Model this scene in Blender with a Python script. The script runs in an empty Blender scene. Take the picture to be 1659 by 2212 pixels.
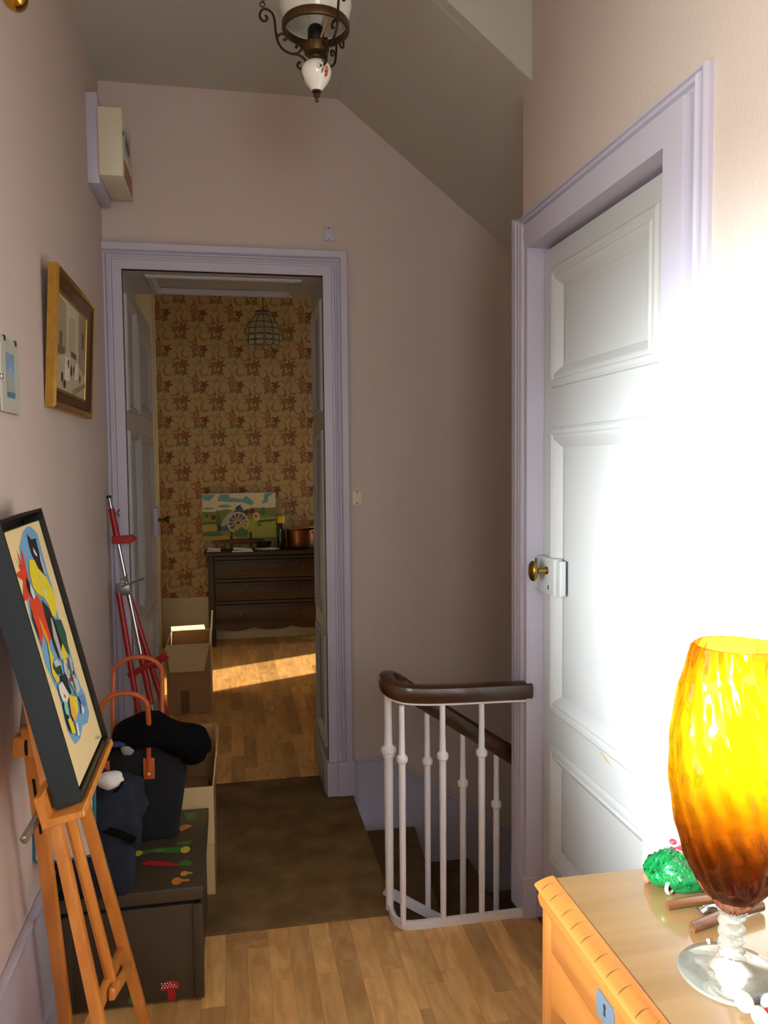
import bpy, bmesh, math, random
from mathutils import Vector, Matrix, noise as mnoise

rnd = random.Random(7)
PI = math.pi
scene = bpy.context.scene
COL = scene.collection

# ------------------------------------------------------------------ camera
W, H = 1659, 2212
F_PX, YAW, PITCH, ROLL = 1720.23, 0.188678, -0.0600425, -0.0091101
cy_, sy_ = math.cos(YAW), math.sin(YAW)
cp_, sp_ = math.cos(PITCH), math.sin(PITCH)
fwd = Vector((sy_ * cp_, cy_ * cp_, sp_))
right = Vector((cy_, -sy_, 0))
up = right.cross(fwd)
r2 = right * math.cos(ROLL) + up * math.sin(ROLL)
u2 = -right * math.sin(ROLL) + up * math.cos(ROLL)
cam_d = bpy.data.cameras.new('camera')
cam = bpy.data.objects.new('camera', cam_d)
COL.objects.link(cam)
cam.matrix_world = Matrix(((r2.x, u2.x, -fwd.x, 0), (r2.y, u2.y, -fwd.y, 0), (r2.z, u2.z, -fwd.z, 1.45), (0, 0, 0, 1)))
cam_d.sensor_fit = 'VERTICAL'
cam_d.sensor_height = 24.0
cam_d.lens = F_PX / H * 24.0
cam_d.clip_start = 0.02
scene.camera = cam

# ------------------------------------------------------------------ world, sun, window daylight, added fill, exposure
scene.view_settings.view_transform = 'Standard'
scene.view_settings.look = 'None'
scene.view_settings.gamma = 1.0
scene.view_settings.use_curve_mapping = False
scene.view_settings.exposure = 0.2
scene.cycles.use_denoising = True
scene.cycles.max_bounces = 14
scene.cycles.diffuse_bounces = 8
scene.cycles.transmission_bounces = 14
scene.cycles.sample_clamp_indirect = 6.0

world = bpy.data.worlds.new('world')
scene.world = world
world.use_nodes = True
wb = world.node_tree.nodes['Background']
wb.inputs[0].default_value = (0.75, 0.87, 1.0, 1)
wb.inputs[1].default_value = 1.0

def add_light(name, kind, loc, direction, energy, color, **kw):
    d = bpy.data.lights.new(name, kind)
    d.energy = energy
    d.color = color
    for k, v in kw.items():
        setattr(d, k, v)
    o = bpy.data.objects.new(name, d)
    COL.objects.link(o)
    o.location = loc
    o.rotation_euler = Vector(direction).to_track_quat('-Z', 'Y').to_euler()
    return o

# sun that falls through the far room's side window
add_light('sun', 'SUN', (6, 9, 5), (-0.846, -0.377, -0.375), 10.0, (1.0, 0.87, 0.66), angle=0.02)
# daylight of the hall window in the left wall (the lights sit outside the pane): open sky and the bright beam
add_light('hall_window_sky', 'AREA', (-0.93, 0.45, 1.55), (1, 0.15, -0.0), 55.0, (1.0, 0.97, 0.88),
          shape='RECTANGLE', size=1.4, size_y=1.4)
add_light('hall_window_beam', 'AREA', (-0.94, 0.30, 1.40), (1, 0.535, -0.17), 31.0, (0.88, 0.96, 1.0),
          shape='RECTANGLE', size=0.6, size_y=0.5, spread=math.radians(42))
# added fill for the hall, set outside an invented window behind the camera
add_light('back_fill', 'AREA', (0.25, -1.42, 1.9), (0, 1, 0), 19.0, (0.97, 0.98, 1.0),
          shape='RECTANGLE', size=0.8, size_y=0.9)
# daylight of the far room's side window
add_light('far_window_daylight', 'AREA', (2.08, 6.40, 1.4), (-1, -0.25, -0.1), 5.0, (1.0, 0.92, 0.78),
          shape='RECTANGLE', size=0.7, size_y=2.0)

# ------------------------------------------------------------------ helpers
def tag(o, label=None, cat=None, group=None, kind=None):
    if label: o['label'] = label
    if cat: o['category'] = cat
    if group: o['group'] = group
    if kind: o['kind'] = kind
    return o

def thing(name, label, cat, loc, group=None):
    o = bpy.data.objects.new(name, None)
    o.empty_display_size = 0.05
    COL.objects.link(o)
    o.location = loc
    return tag(o, label, cat, group)

def obj(name, bm, mat, parent=None, smooth=True, angle=35, kind=None):
    me = bpy.data.meshes.new(name)
    bmesh.ops.recalc_face_normals(bm, faces=bm.faces)
    bm.to_mesh(me)
    bm.free()
    for m in (mat if isinstance(mat, (list, tuple)) else [mat]):
        me.materials.append(m)
    if smooth:
        me.shade_smooth()
        me.set_sharp_from_angle(angle=math.radians(angle))
    o = bpy.data.objects.new(name, me)
    COL.objects.link(o)
    if parent is not None:
        o.parent = parent
        if parent.type == 'EMPTY':
            o.matrix_parent_inverse = Matrix.Translation(-Vector(parent.location))
    if kind: o['kind'] = kind
    return o

def struct(name, bm, mat, parent=None, smooth=False):
    return obj(name, bm, mat, parent, smooth, kind='structure')

def B(): return bmesh.new()

def box(bm, x0, y0, z0, x1, y1, z1, bev=0.0, seg=2):
    r = bmesh.ops.create_cube(bm, size=1.0)
    vs = r['verts']
    for v in vs:
        v.co = Vector(((x0 + x1) / 2 + v.co.x * (x1 - x0), (y0 + y1) / 2 + v.co.y * (y1 - y0), (z0 + z1) / 2 + v.co.z * (z1 - z0)))
    if bev > 0:
        es = list({e for v in vs for e in v.link_edges})
        bmesh.ops.bevel(bm, geom=es, offset=bev, segments=seg, affect='EDGES', profile=0.5)
    return vs

def bar(bm, p0, p1, w, d, side=(0, 1, 0), bev=0.0, w1=None, d1=None):
    """oriented box from p0 to p1; w along `side`, d along the other normal"""
    p0, p1 = Vector(p0), Vector(p1)
    t = (p1 - p0).normalized()
    s = Vector(side); s = (s - t * s.dot(t)).normalized()
    n = t.cross(s)
    rings = []
    for p, ww, dd in ((p0, w, d), (p1, w1 or w, d1 or d)):
        rings.append([bm.verts.new(p + s * a * ww / 2 + n * b * dd / 2) for a, b in ((-1, -1), (1, -1), (1, 1), (-1, 1))])
    fs = [bm.faces.new(rings[0]), bm.faces.new(rings[1])]
    for i in range(4):
        fs.append(bm.faces.new((rings[0][i], rings[0][(i + 1) % 4], rings[1][(i + 1) % 4], rings[1][i])))
    if bev > 0:
        es = list({e for f in fs for e in f.edges})
        bmesh.ops.bevel(bm, geom=es, offset=bev, segments=2, affect='EDGES', profile=0.5)

def tube(bm, pts, rad, n=10, cap=True, flat=(1, 1), upv=(0, 0, 1)):
    pts = [Vector(p) for p in pts]
    if not isinstance(rad, (list, tuple)): rad = [rad] * len(pts)
    prev = None
    rings = []
    u = Vector(upv)
    for i, p in enumerate(pts):
        t = (pts[min(i + 1, len(pts) - 1)] - pts[max(i - 1, 0)]).normalized()
        if prev is None:
            a = u - t * u.dot(t)
            if a.length < 1e-3: a = Vector((1, 0, 0)) - t * t.x
        else:
            a = prev - t * prev.dot(t)
        a.normalize(); prev = a
        b = t.cross(a)
        rings.append([bm.verts.new(p + (a * math.cos(2 * PI * k / n) * flat[0] + b * math.sin(2 * PI * k / n) * flat[1]) * rad[i]) for k in range(n)])
    for i in range(len(rings) - 1):
        for k in range(n):
            bm.faces.new((rings[i][k], rings[i][(k + 1) % n], rings[i + 1][(k + 1) % n], rings[i + 1][k]))
    if cap:
        bm.faces.new(rings[0]); bm.faces.new(rings[-1])

def sweep(bm, pts, prof, ups, scales=None):
    """sweep closed profile (side, up) along pts, with a given up vector"""
    pts = [Vector(p) for p in pts]
    rings = []
    for i, p in enumerate(pts):
        t = (pts[min(i + 1, len(pts) - 1)] - pts[max(i - 1, 0)]).normalized()
        U = Vector(ups); U = (U - t * U.dot(t)).normalized()
        S = t.cross(U)
        k = scales[i] if scales else 1
        rings.append([bm.verts.new(p + S * a * k + U * b) for a, b in prof])
    n = len(prof)
    for i in range(len(rings) - 1):
        for k in range(n):
            bm.faces.new((rings[i][k], rings[i][(k + 1) % n], rings[i + 1][(k + 1) % n], rings[i + 1][k]))
    bm.faces.new(rings[0]); bm.faces.new(rings[-1])

def catmull(pts, sub=6):
    pts = [Vector(p) for p in pts]
    out = []
    for i in range(len(pts) - 1):
        p0, p1, p2, p3 = pts[max(i - 1, 0)], pts[i], pts[i + 1], pts[min(i + 2, len(pts) - 1)]
        for k in range(sub):
            t = k / sub
            out.append(0.5 * ((2 * p1) + (p2 - p0) * t + (2 * p0 - 5 * p1 + 4 * p2 - p3) * t * t + (3 * p1 - p0 - 3 * p2 + p3) * t ** 3))
    out.append(pts[-1])
    return out

def lathe(bm, prof, c, n=32, axis='z', M=None, close=False):
    c = Vector(c)
    rings = []
    for r, h in prof:
        ring = []
        for k in range(n):
            a = 2 * PI * k / n
            v = Vector((r * math.cos(a), r * math.sin(a), h))
            if M is not None: v = M @ v
            ring.append(bm.verts.new(c + v))
        rings.append(ring)
    for i in range(len(rings) - 1):
        for k in range(n):
            bm.faces.new((rings[i][k], rings[i][(k + 1) % n], rings[i + 1][(k + 1) % n], rings[i + 1][k]))
    if close:
        bm.faces.new(rings[0]); bm.faces.new(rings[-1])
    return rings

def prism(bm, poly, f0, f1):
    a = [bm.verts.new(f0(*p)) for p in poly]
    b = [bm.verts.new(f1(*p)) for p in poly]
    n = len(poly)
    bm.faces.new(a); bm.faces.new(b[::-1])
    for i in range(n):
        bm.faces.new((a[i], a[(i + 1) % n], b[(i + 1) % n], b[i]))

def ring_frame(bm, M, u0, v0, u1, v1, prof):
    """mitred moulding round a rectangle; prof = (inset towards the inside, height)"""
    rings = []
    for d, h in prof:
        rings.append([bm.verts.new(M(u, v, h)) for u, v in ((u0 + d, v0 + d), (u1 - d, v0 + d), (u1 - d, v1 - d), (u0 + d, v1 - d))])
    for i in range(len(rings) - 1):
        for k in range(4):
            bm.faces.new((rings[i][k], rings[i][(k + 1) % 4], rings[i + 1][(k + 1) % 4], rings[i + 1][k]))

def casing(bm, M, u0, u1, v0, v1, prof, sides=(0, 1, 2)):
    """three-sided door casing round an opening; prof = (distance outwards from the opening, height)"""
    lines = []
    for d, h in prof:
        lines.append([bm.verts.new(M(u, v, h)) for u, v in ((u0 - d, v0), (u0 - d, v1 + d), (u1 + d, v1 + d), (u1 + d, v0))])
    for i in range(len(lines) - 1):
        for k in sides:
            bm.faces.new((lines[i][k], lines[i][k + 1], lines[i + 1][k + 1], lines[i + 1][k]))
    for k in (0, 3):
        try: bm.faces.new([l[k] for l in lines])
        except ValueError: pass

def blob(bm, c, r, seg=40, rings=24, amp=0.1, freq=6.0, seed=0.0, shape=None, power=2.0, floor=None):
    """closed lumpy body (superellipsoid with noise); shape(v)->v deforms in place"""
    c = Vector(c)
    def se(x, p): return math.copysign(abs(x) ** p, x)
    p = 2.0 / power
    grid = []
    for i in range(rings + 1):
        th = PI * i / rings
        row = []
        for k in range(seg):
            ph = 2 * PI * k / seg
            d = Vector((se(math.sin(th), p) * se(math.cos(ph), p), se(math.sin(th), p) * se(math.sin(ph), p), se(math.cos(th), p)))
            q = Vector((d.x * r[0], d.y * r[1], d.z * r[2]))
            nz = mnoise.noise(q * freq + Vector((seed, seed * 1.7, 0))) + 0.5 * mnoise.noise(q * freq * 2.3 + Vector((seed, 3, seed)))
            q = q * (1 + amp * nz)
            if shape: q = shape(q)
            q = c + q
            if floor is not None and q.z < floor: q.z = floor
            row.append(q)
        grid.append(row)
    top = bm.verts.new(grid[0][0]); bot = bm.verts.new(grid[-1][0])
    vr = [[bm.verts.new(q) for q in row] for row in grid[1:-1]]
    for k in range(seg):
        bm.faces.new((top, vr[0][k], vr[0][(k + 1) % seg]))
        bm.faces.new((bot, vr[-1][(k + 1) % seg], vr[-1][k]))
    for i in range(len(vr) - 1):
        for k in range(seg):
            bm.faces.new((vr[i][k], vr[i + 1][k], vr[i + 1][(k + 1) % seg], vr[i][(k + 1) % seg]))

# ------------------------------------------------------------------ materials
def lin(c):
    return tuple(((x / 255) / 12.92 if x / 255 <= 0.04045 else ((x / 255 + 0.055) / 1.055) ** 2.4) for x in c)

def nt(name):
    m = bpy.data.materials.new(name)
    m.use_nodes = True
    return m, m.node_tree, m.node_tree.nodes['Principled BSDF']

def mat(name, rgb, rough=0.6, metal=0.0, nscale=None, namt=0.12, bscale=None, bstr=0.1, stretch=(1, 1, 1), spec=0.5, coat=0.0, sheen=0.0):
    m, t, b = nt(name)
    c = lin(rgb)
    b.inputs['Base Color'].default_value = (*c, 1)
    b.inputs['Roughness'].default_value = rough
    b.inputs['Metallic'].default_value = metal
    b.inputs['Specular IOR Level'].default_value = spec
    b.inputs['Coat Weight'].default_value = coat
    b.inputs['Sheen Weight'].default_value = sheen
    N, L = t.nodes, t.links
    if nscale or bscale:
        tc = N.new('ShaderNodeTexCoord'); mp = N.new('ShaderNodeMapping')
        mp.inputs['Scale'].default_value = stretch
        L.new(tc.outputs['Object'], mp.inputs['Vector'])
    if nscale:
        n = N.new('ShaderNodeTexNoise'); n.inputs['Scale'].default_value = nscale; n.inputs['Detail'].default_value = 5
        L.new(mp.outputs[0], n.inputs['Vector'])
        mix = N.new('ShaderNodeMix'); mix.data_type = 'RGBA'
        mix.inputs['A'].default_value = (*[x * (1 - namt) for x in c], 1)
        mix.inputs['B'].default_value = (*[min(1, x * (1 + namt)) for x in c], 1)
        L.new(n.outputs['Fac'], mix.inputs['Factor'])
        L.new(mix.outputs['Result'], b.inputs['Base Color'])
    if bscale:
        n2 = N.new('ShaderNodeTexNoise'); n2.inputs['Scale'].default_value = bscale; n2.inputs['Detail'].default_value = 4
        L.new(mp.outputs[0], n2.inputs['Vector'])
        bp = N.new('ShaderNodeBump'); bp.inputs['Strength'].default_value = bstr; bp.inputs['Distance'].default_value = 0.01
        L.new(n2.outputs['Fac'], bp.inputs['Height']); L.new(bp.outputs[0], b.inputs['Normal'])
    return m

def wood(name, c1, c2, axis=1, scale=6.0, rough=0.4, per_object=0.0, coat=0.0, contrast=1.0):
    m, t, b = nt(name)
    N, L = t.nodes, t.links
    tc = N.new('ShaderNodeTexCoord'); mp = N.new('ShaderNodeMapping')
    s = [scale * 6, scale * 6, scale * 6]; s[axis] = scale * 0.5
    mp.inputs['Scale'].default_value = s
    L.new(tc.outputs['Object'], mp.inputs['Vector'])
    oi = N.new('ShaderNodeObjectInfo')
    add = N.new('ShaderNodeVectorMath'); add.operation = 'ADD'
    mul = N.new('ShaderNodeVectorMath'); mul.operation = 'SCALE'; mul.inputs['Scale'].default_value = 40
    cmb = N.new('ShaderNodeCombineXYZ')
    for k in range(3): L.new(oi.outputs['Random'], cmb.inputs[k])
    L.new(cmb.outputs[0], mul.inputs[0]); L.new(mp.outputs[0], add.inputs[0]); L.new(mul.outputs[0], add.inputs[1])
    n = N.new('ShaderNodeTexNoise'); n.inputs['Scale'].default_value = 1.0; n.inputs['Detail'].default_value = 6; n.inputs['Distortion'].default_value = 0.6
    L.new(add.outputs[0], n.inputs['Vector'])
    ramp = N.new('ShaderNodeValToRGB')
    ramp.color_ramp.elements[0].position = 0.5 - 0.2 / contrast
    ramp.color_ramp.elements[1].position = 0.5 + 0.2 / contrast
    ramp.color_ramp.elements[0].color = (*lin(c1), 1)
    ramp.color_ramp.elements[1].color = (*lin(c2), 1)
    L.new(n.outputs['Fac'], ramp.inputs[0])
    out = ramp.outputs[0]
    if per_object > 0:
        mr = N.new('ShaderNodeMapRange'); mr.inputs['To Min'].default_value = 1 - per_object; mr.inputs['To Max'].default_value = 1 + per_object
        L.new(oi.outputs['Random'], mr.inputs['Value'])
        vm = N.new('ShaderNodeVectorMath'); vm.operation = 'SCALE'
        L.new(out, vm.inputs[0]); L.new(mr.outputs[0], vm.inputs['Scale'])
        out = vm.outputs[0]
    L.new(out, b.inputs['Base Color'])
    b.inputs['Roughness'].default_value = rough
    b.inputs['Coat Weight'].default_value = coat
    return m

PC = {}
def paintmat(rgb, rough=0.55):
    k = (tuple(rgb), rough)
    if k not in PC:
        PC[k] = mat('paint_%d_%d_%d' % tuple(rgb), rgb, rough, nscale=30, namt=0.06)
    return PC[k]

def prints(name, M, shapes, parent, h0=0.0004, dh=0.00012, rough=0.55, smooth=False):
    """flat painted shapes on a surface: M(u, v, h); shapes = [(points, rgb)]"""
    bm = B()
    mats = []
    for i, (pts, rgb) in enumerate(shapes):
        m = paintmat(rgb, rough)
        if m not in mats: mats.append(m)
        f = bm.faces.new([bm.verts.new(M(u, v, h0 + dh * i)) for u, v in pts])
        f.material_index = mats.index(m)
    me = bpy.data.meshes.new(name)
    bmesh.ops.triangulate(bm, faces=bm.faces)
    bm.to_mesh(me); bm.free()
    for m in mats: me.materials.append(m)
    o = bpy.data.objects.new(name, me)
    COL.objects.link(o)
    o.parent = parent
    if parent.type == 'EMPTY':
        o.matrix_parent_inverse = Matrix.Translation(-Vector(parent.location))
    return o

def ell(cx, cy, rx, ry, n=18, a0=0.0, a1=2 * PI, rot=0.0):
    out = []
    for k in range(n):
        a = a0 + (a1 - a0) * k / (n if abs(a1 - a0 - 2 * PI) < 1e-6 else n - 1)
        x, y = rx * math.cos(a), ry * math.sin(a)
        out.append((cx + x * math.cos(rot) - y * math.sin(rot), cy + x * math.sin(rot) + y * math.cos(rot)))
    return out

# node expressions, for the printed wallpaper
class Ex:
    t = None
    def __init__(s, sock): s.s = sock
    @staticmethod
    def op(o, *a):
        n = Ex.t.nodes.new('ShaderNodeMath'); n.operation = o
        for i, x in enumerate(a):
            if isinstance(x, Ex): Ex.t.links.new(x.s, n.inputs[i])
            else: n.inputs[i].default_value = x
        return Ex(n.outputs[0])
    def __add__(s, o): return Ex.op('ADD', s, o)
    __radd__ = __add__
    def __sub__(s, o): return Ex.op('SUBTRACT', s, o)
    def __rsub__(s, o): return Ex.op('SUBTRACT', o, s)
    def __mul__(s, o): return Ex.op('MULTIPLY', s, o)
    __rmul__ = __mul__
    def __truediv__(s, o): return Ex.op('DIVIDE', s, o)

def wallpaper_material():
    m, t, b = nt('floral_wallpaper')
    Ex.t = t
    N, L = t.nodes, t.links
    geo = N.new('ShaderNodeNewGeometry')
    wob = N.new('ShaderNodeTexNoise'); wob.inputs['Scale'].default_value = 55; wob.inputs['Detail'].default_value = 3
    L.new(geo.outputs['Position'], wob.inputs['Vector'])
    sep = N.new('ShaderNodeSeparateXYZ'); L.new(geo.outputs['Position'], sep.inputs[0])
    wsep = N.new('ShaderNodeSeparateColor'); L.new(wob.outputs['Color'], wsep.inputs[0])
    X, Z = Ex(sep.outputs[0]), Ex(sep.outputs[2])
    wx, wz = Ex(wsep.outputs[0]) - 0.5, Ex(wsep.outputs[1]) - 0.5
    U = (X + wx * 0.022 + 3.0) / 0.289
    V = (Z + wz * 0.022 + 3.0) / 0.289
    def smooth(d, w):            # 1 inside (d<0)
        n = N.new('ShaderNodeMapRange'); n.interpolation_type = 'SMOOTHSTEP'
        L.new(d.s, n.inputs['Value'])
        n.inputs['From Min'].default_value = -w; n.inputs['From Max'].default_value = w
        n.inputs['To Min'].default_value = 1; n.inputs['To Max'].default_value = 0
        return Ex(n.outputs[0])
    col = None
    base = lin((188, 166, 122))
    rgbn = N.new('ShaderNodeRGB'); rgbn.outputs[0].default_value = (*base, 1)
    col = rgbn.outputs[0]
    def over(mask, rgb, a=1.0):
        nonlocal col
        mx = N.new('ShaderNodeMix'); mx.data_type = 'RGBA'
        k = mask * a
        L.new(k.s, mx.inputs['Factor'])
        L.new(col, mx.inputs['A'])
        mx.inputs['B'].default_value = (*lin(rgb), 1)
        col = mx.outputs['Result']
    for lat, (ou, ov) in enumerate(((0.0, 0.0), (0.5, 0.5))):
        u = Ex.op('FRACT', U + ou); v = Ex.op('FRACT', V + ov)
        def polar(cx, cy):
            dx, dy = u - cx, v - cy
            d = Ex.op('SQRT', dx * dx + dy * dy)
            return dx, dy, d, Ex.op('ARCTAN2', dy, dx)
        def flower(cx, cy, R, n, rgb, a=0.85, ph=0.0):
            dx, dy, d, an = polar(cx, cy)
            rr = Ex.op('COSINE', an * n + ph) * 0.26 + 0.78
            over(smooth(d - rr * R, 0.02), rgb, a)
        def scroll(cx, cy, R, a_mid, rgb, a=0.8):
            dx, dy, d, an = polar(cx, cy)
            turn = Ex.op('COSINE', an - a_mid)       # open opposite a_mid
            wdt = turn * 0.014 + 0.019
            ring = Ex.op('ABSOLUTE', d - R) - wdt
            over(smooth(ring, 0.012) * smooth(-0.35 - turn, 0.15), rgb, a)
        if lat == 0:
            flower(0.44, 0.74, 0.155, 6, (158, 100, 70), 0.85)
            flower(0.44, 0.74, 0.05, 5, (196, 130, 92), 0.7)
            flower(0.68, 0.69, 0.125, 5, (116, 62, 44), 0.9, 1.0)
        else:
            flower(0.40, 0.73, 0.125, 5, (142, 98, 64), 0.85, 0.5)
            flower(0.62, 0.76, 0.165, 6, (132, 74, 52), 0.85, 1.2)
            flower(0.62, 0.76, 0.05, 5, (160, 90, 64), 0.7)
        flower(0.44, 0.53, 0.105, 3, (118, 92, 58), 0.75, 0.7)
        flower(0.63, 0.53, 0.11, 4, (112, 84, 56), 0.8, 2.0)
        scroll(0.19, 0.56, 0.115, 3.9, (146, 112, 62))
        scroll(0.83, 0.50, 0.125, -0.7, (150, 118, 68))
        flower(0.08, 0.86, 0.035, 4, (150, 112, 74), 0.7)
        flower(0.90, 0.80, 0.04, 3, (146, 112, 72), 0.6, 1.0)
        scroll(0.55, 0.20, 0.09, 1.6, (150, 122, 76), 0.6)
        flower(0.24, 0.80, 0.03, 5, (136, 92, 60), 0.7)
        flower(0.98, 0.42, 0.055, 5, (120, 80, 50), 0.85)
        flower(0.30, 0.30, 0.035, 4, (150, 104, 70), 0.6)
        flower(0.52, 0.36, 0.04, 3, (140, 112, 70), 0.5)
    L.new(col, b.inputs['Base Color'])
    b.inputs['Roughness'].default_value = 0.75
    return m

M_WALL = mat('pale_pink_wallcover', (208, 192, 183), 0.8, nscale=3.0, namt=0.05, bscale=220, bstr=0.15, stretch=(1, 1, 0.3), spec=0.2)
M_CEIL = mat('ceiling_paint', (196, 193, 182), 0.85, nscale=2.0, namt=0.04, bscale=90, bstr=0.12, spec=0.2)
M_LAV = mat('lavender_gloss_paint', (194, 189, 205), 0.42, nscale=4, namt=0.04, bscale=40, bstr=0.02)
M_DOOR = mat('pale_door_paint', (192, 193, 193), 0.38, nscale=4, namt=0.03, bscale=30, bstr=0.04)
M_GREY = mat('grey_white_door_paint', (176, 174, 172), 0.45, nscale=4, namt=0.05, bscale=40, bstr=0.05)
M_WHITE = mat('white_iron_paint', (236, 235, 238), 0.38, nscale=15, namt=0.05, bscale=70, bstr=0.1)
M_CREAM = mat('cream_paint', (214, 204, 160), 0.5, nscale=5, namt=0.05)
M_CREAMBASE = mat('cream_baseboard_paint', (206, 196, 164), 0.6, nscale=5, namt=0.06)
M_WALLP = wallpaper_material()
M_PLANK = wood('beech_laminate', (192, 140, 80), (228, 180, 114), 1, 5.0, 0.33, per_object=0.26)
M_UNDER = mat('dark_floor_joint', (128, 84, 46), 0.7, nscale=10, namt=0.2)
M_CARPET = mat('worn_brown_underlay', (126, 100, 66), 0.95, nscale=7, namt=0.75, bscale=260, bstr=0.6, spec=0.05)
M_STAIR = mat('brown_stair_carpet', (116, 92, 68), 0.95, nscale=12, namt=0.4, bscale=260, bstr=0.6, spec=0.05)
M_RAIL = wood('walnut_handrail', (40, 22, 12), (82, 46, 22), 0, 5.0, 0.3, coat=0.3)
M_BLACK = mat('black_paint', (16, 16, 17), 0.4, nscale=20, namt=0.2)
M_DARK = mat('dark_gap', (10, 9, 8), 0.9, nscale=20, namt=0.2)
M_BRASS = mat('aged_brass', (150, 118, 52), 0.3, 1.0, nscale=30, namt=0.25)
M_GOLDB = mat('polished_brass', (196, 150, 60), 0.18, 1.0, nscale=30, namt=0.1)
M_BRONZE = mat('dark_bronze', (92, 68, 40), 0.42, 0.75, nscale=40, namt=0.4)
M_IRON = mat('dark_wrought_bronze', (46, 34, 26), 0.45, 0.6, nscale=40, namt=0.4)
M_STEEL = mat('chromed_steel', (190, 192, 196), 0.2, 1.0, nscale=30, namt=0.1)
M_CHROME_D = mat('dull_steel', (150, 150, 150), 0.35, 0.9, nscale=30, namt=0.2)
M_RED = mat('red_enamel', (156, 22, 20), 0.35, nscale=20, namt=0.15)
M_BEECH = wood('varnished_beech', (206, 128, 50), (232, 158, 76), 2, 5.0, 0.35, coat=0.2)
M_PLASTIC = mat('cream_plastic', (224, 216, 188), 0.4, nscale=8, namt=0.04)
M_CARD = mat('brown_cardboard', (158, 120, 78), 0.85, nscale=14, namt=0.08, bscale=200, bstr=0.06)
M_CARDL = mat('pale_cardboard', (206, 178, 128), 0.85, nscale=14, namt=0.06)
M_CARDSUN = mat('sunlit_cardboard', (232, 224, 204), 0.8, nscale=14, namt=0.04)  # whitened card: sunlight on the far box's flaps is put into the colour
M_TAPE = mat('brown_tape', (112, 74, 42), 0.35, nscale=14, namt=0.1)
M_TAN = mat('tan_leather', (176, 84, 36), 0.45, nscale=18, namt=0.2, bscale=160, bstr=0.15)
M_RIVET = mat('pale_rivet', (214, 206, 186), 0.35, 0.1, nscale=40, namt=0.05)
M_CHAR = mat('charcoal_woven_cloth', (19, 19, 23), 0.9, nscale=60, namt=0.25, bscale=420, bstr=0.5)
M_NAVY = mat('navy_denim', (20, 27, 44), 0.9, nscale=40, namt=0.3, bscale=380, bstr=0.4)
M_BLACKC = mat('black_fleece', (6, 6, 7), 0.95, nscale=50, namt=0.4, bscale=300, bstr=0.5, spec=0.15)
M_WHITEC = mat('white_cloth', (226, 224, 220), 0.9, nscale=30, namt=0.06, bscale=200, bstr=0.3)
M_OLIVE = mat('dark_olive_chest_paint', (66, 56, 42), 0.42, nscale=14, namt=0.2, bscale=60, bstr=0.08)
M_WALNUT = wood('dark_walnut', (30, 17, 9), (56, 33, 18), 0, 4.0, 0.5)
M_WALNUTV = wood('dark_walnut_upright', (28, 16, 9), (50, 30, 17), 2, 4.0, 0.5)
M_COPPER = mat('aged_copper', (122, 78, 50), 0.35, 0.85, nscale=12, namt=0.3)
M_HONEY = wood('honey_oak', (140, 82, 34), (166, 104, 48), 1, 5.0, 0.36, coat=0.25)
M_HONEYV = wood('honey_oak_upright', (140, 82, 34), (166, 104, 48), 2, 5.0, 0.36, coat=0.25)
M_TOP = wood('brown_desk_leaf', (114, 86, 52), (138, 108, 72), 0, 3.0, 0.22, coat=0.5, contrast=0.8)
M_PLATE = mat('blue_grey_lock_plate', (108, 126, 142), 0.38, 0.5, nscale=30, namt=0.12)
M_GILT = mat('gilt_frame', (176, 132, 56), 0.34, 0.85, nscale=40, namt=0.3)
M_GILTD = mat('dark_gilt', (92, 60, 26), 0.45, 0.4, nscale=40, namt=0.3)
M_TEAL = mat('teal_black_frame_side', (30, 46, 52), 0.45, nscale=8, namt=0.1)
M_CANVAS = mat('cream_canvas', (232, 210, 152), 0.8, nscale=10, namt=0.03, bscale=500, bstr=0.1)
M_PORC = mat('white_glazed_ceramic', (246, 242, 230), 0.15, nscale=8, namt=0.03, coat=0.5)

def glass(name, rgb, rough=0.02, ior=1.45, clear=0.6):
    """glass that also lets light straight through, so it casts a light shadow"""
    m, t, b = nt(name)
    N, L = t.nodes, t.links
    b.inputs['Base Color'].default_value = (*lin(rgb), 1)
    b.inputs['Roughness'].default_value = rough
    b.inputs['Transmission Weight'].default_value = 1.0
    b.inputs['IOR'].default_value = ior
    tr = N.new('ShaderNodeBsdfTransparent'); tr.inputs[0].default_value = (*lin(rgb), 1)
    gl = N.new('ShaderNodeBsdfGlossy'); gl.inputs['Roughness'].default_value = rough
    fr = N.new('ShaderNodeFresnel'); fr.inputs[0].default_value = ior
    thin = N.new('ShaderNodeMixShader'); L.new(fr.outputs[0], thin.inputs[0]); L.new(tr.outputs[0], thin.inputs[1]); L.new(gl.outputs[0], thin.inputs[2])
    mx = N.new('ShaderNodeMixShader'); mx.inputs[0].default_value = clear
    L.new(b.outputs[0], mx.inputs[1]); L.new(thin.outputs[0], mx.inputs[2])
    L.new(mx.outputs[0], N['Material Output'].inputs['Surface'])
    return m
M_GLASS = glass('clear_glass', (250, 252, 250))
M_HAZE = glass('hazy_clear_glass', (246, 248, 242), 0.04, 1.45, 0.45)
_n = M_HAZE.node_tree
_d = _n.nodes.new('ShaderNodeBsdfTranslucent'); _d.inputs[0].default_value = (0.86, 0.87, 0.80, 1)
_d2 = _n.nodes.new('ShaderNodeBsdfDiffuse'); _d2.inputs[0].default_value = (0.86, 0.87, 0.80, 1)
_ad = _n.nodes.new('ShaderNodeMixShader'); _n.links.new(_d2.outputs[0], _ad.inputs[1]); _n.links.new(_d.outputs[0], _ad.inputs[2])
_m = _n.nodes.new('ShaderNodeMixShader'); _m.inputs[0].default_value = 0.12
_o = _n.nodes['Material Output'].inputs['Surface']
_n.links.new(_o.links[0].from_socket, _m.inputs[1]); _n.links.new(_ad.outputs[0], _m.inputs[2]); _n.links.new(_m.outputs[0], _o)
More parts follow.
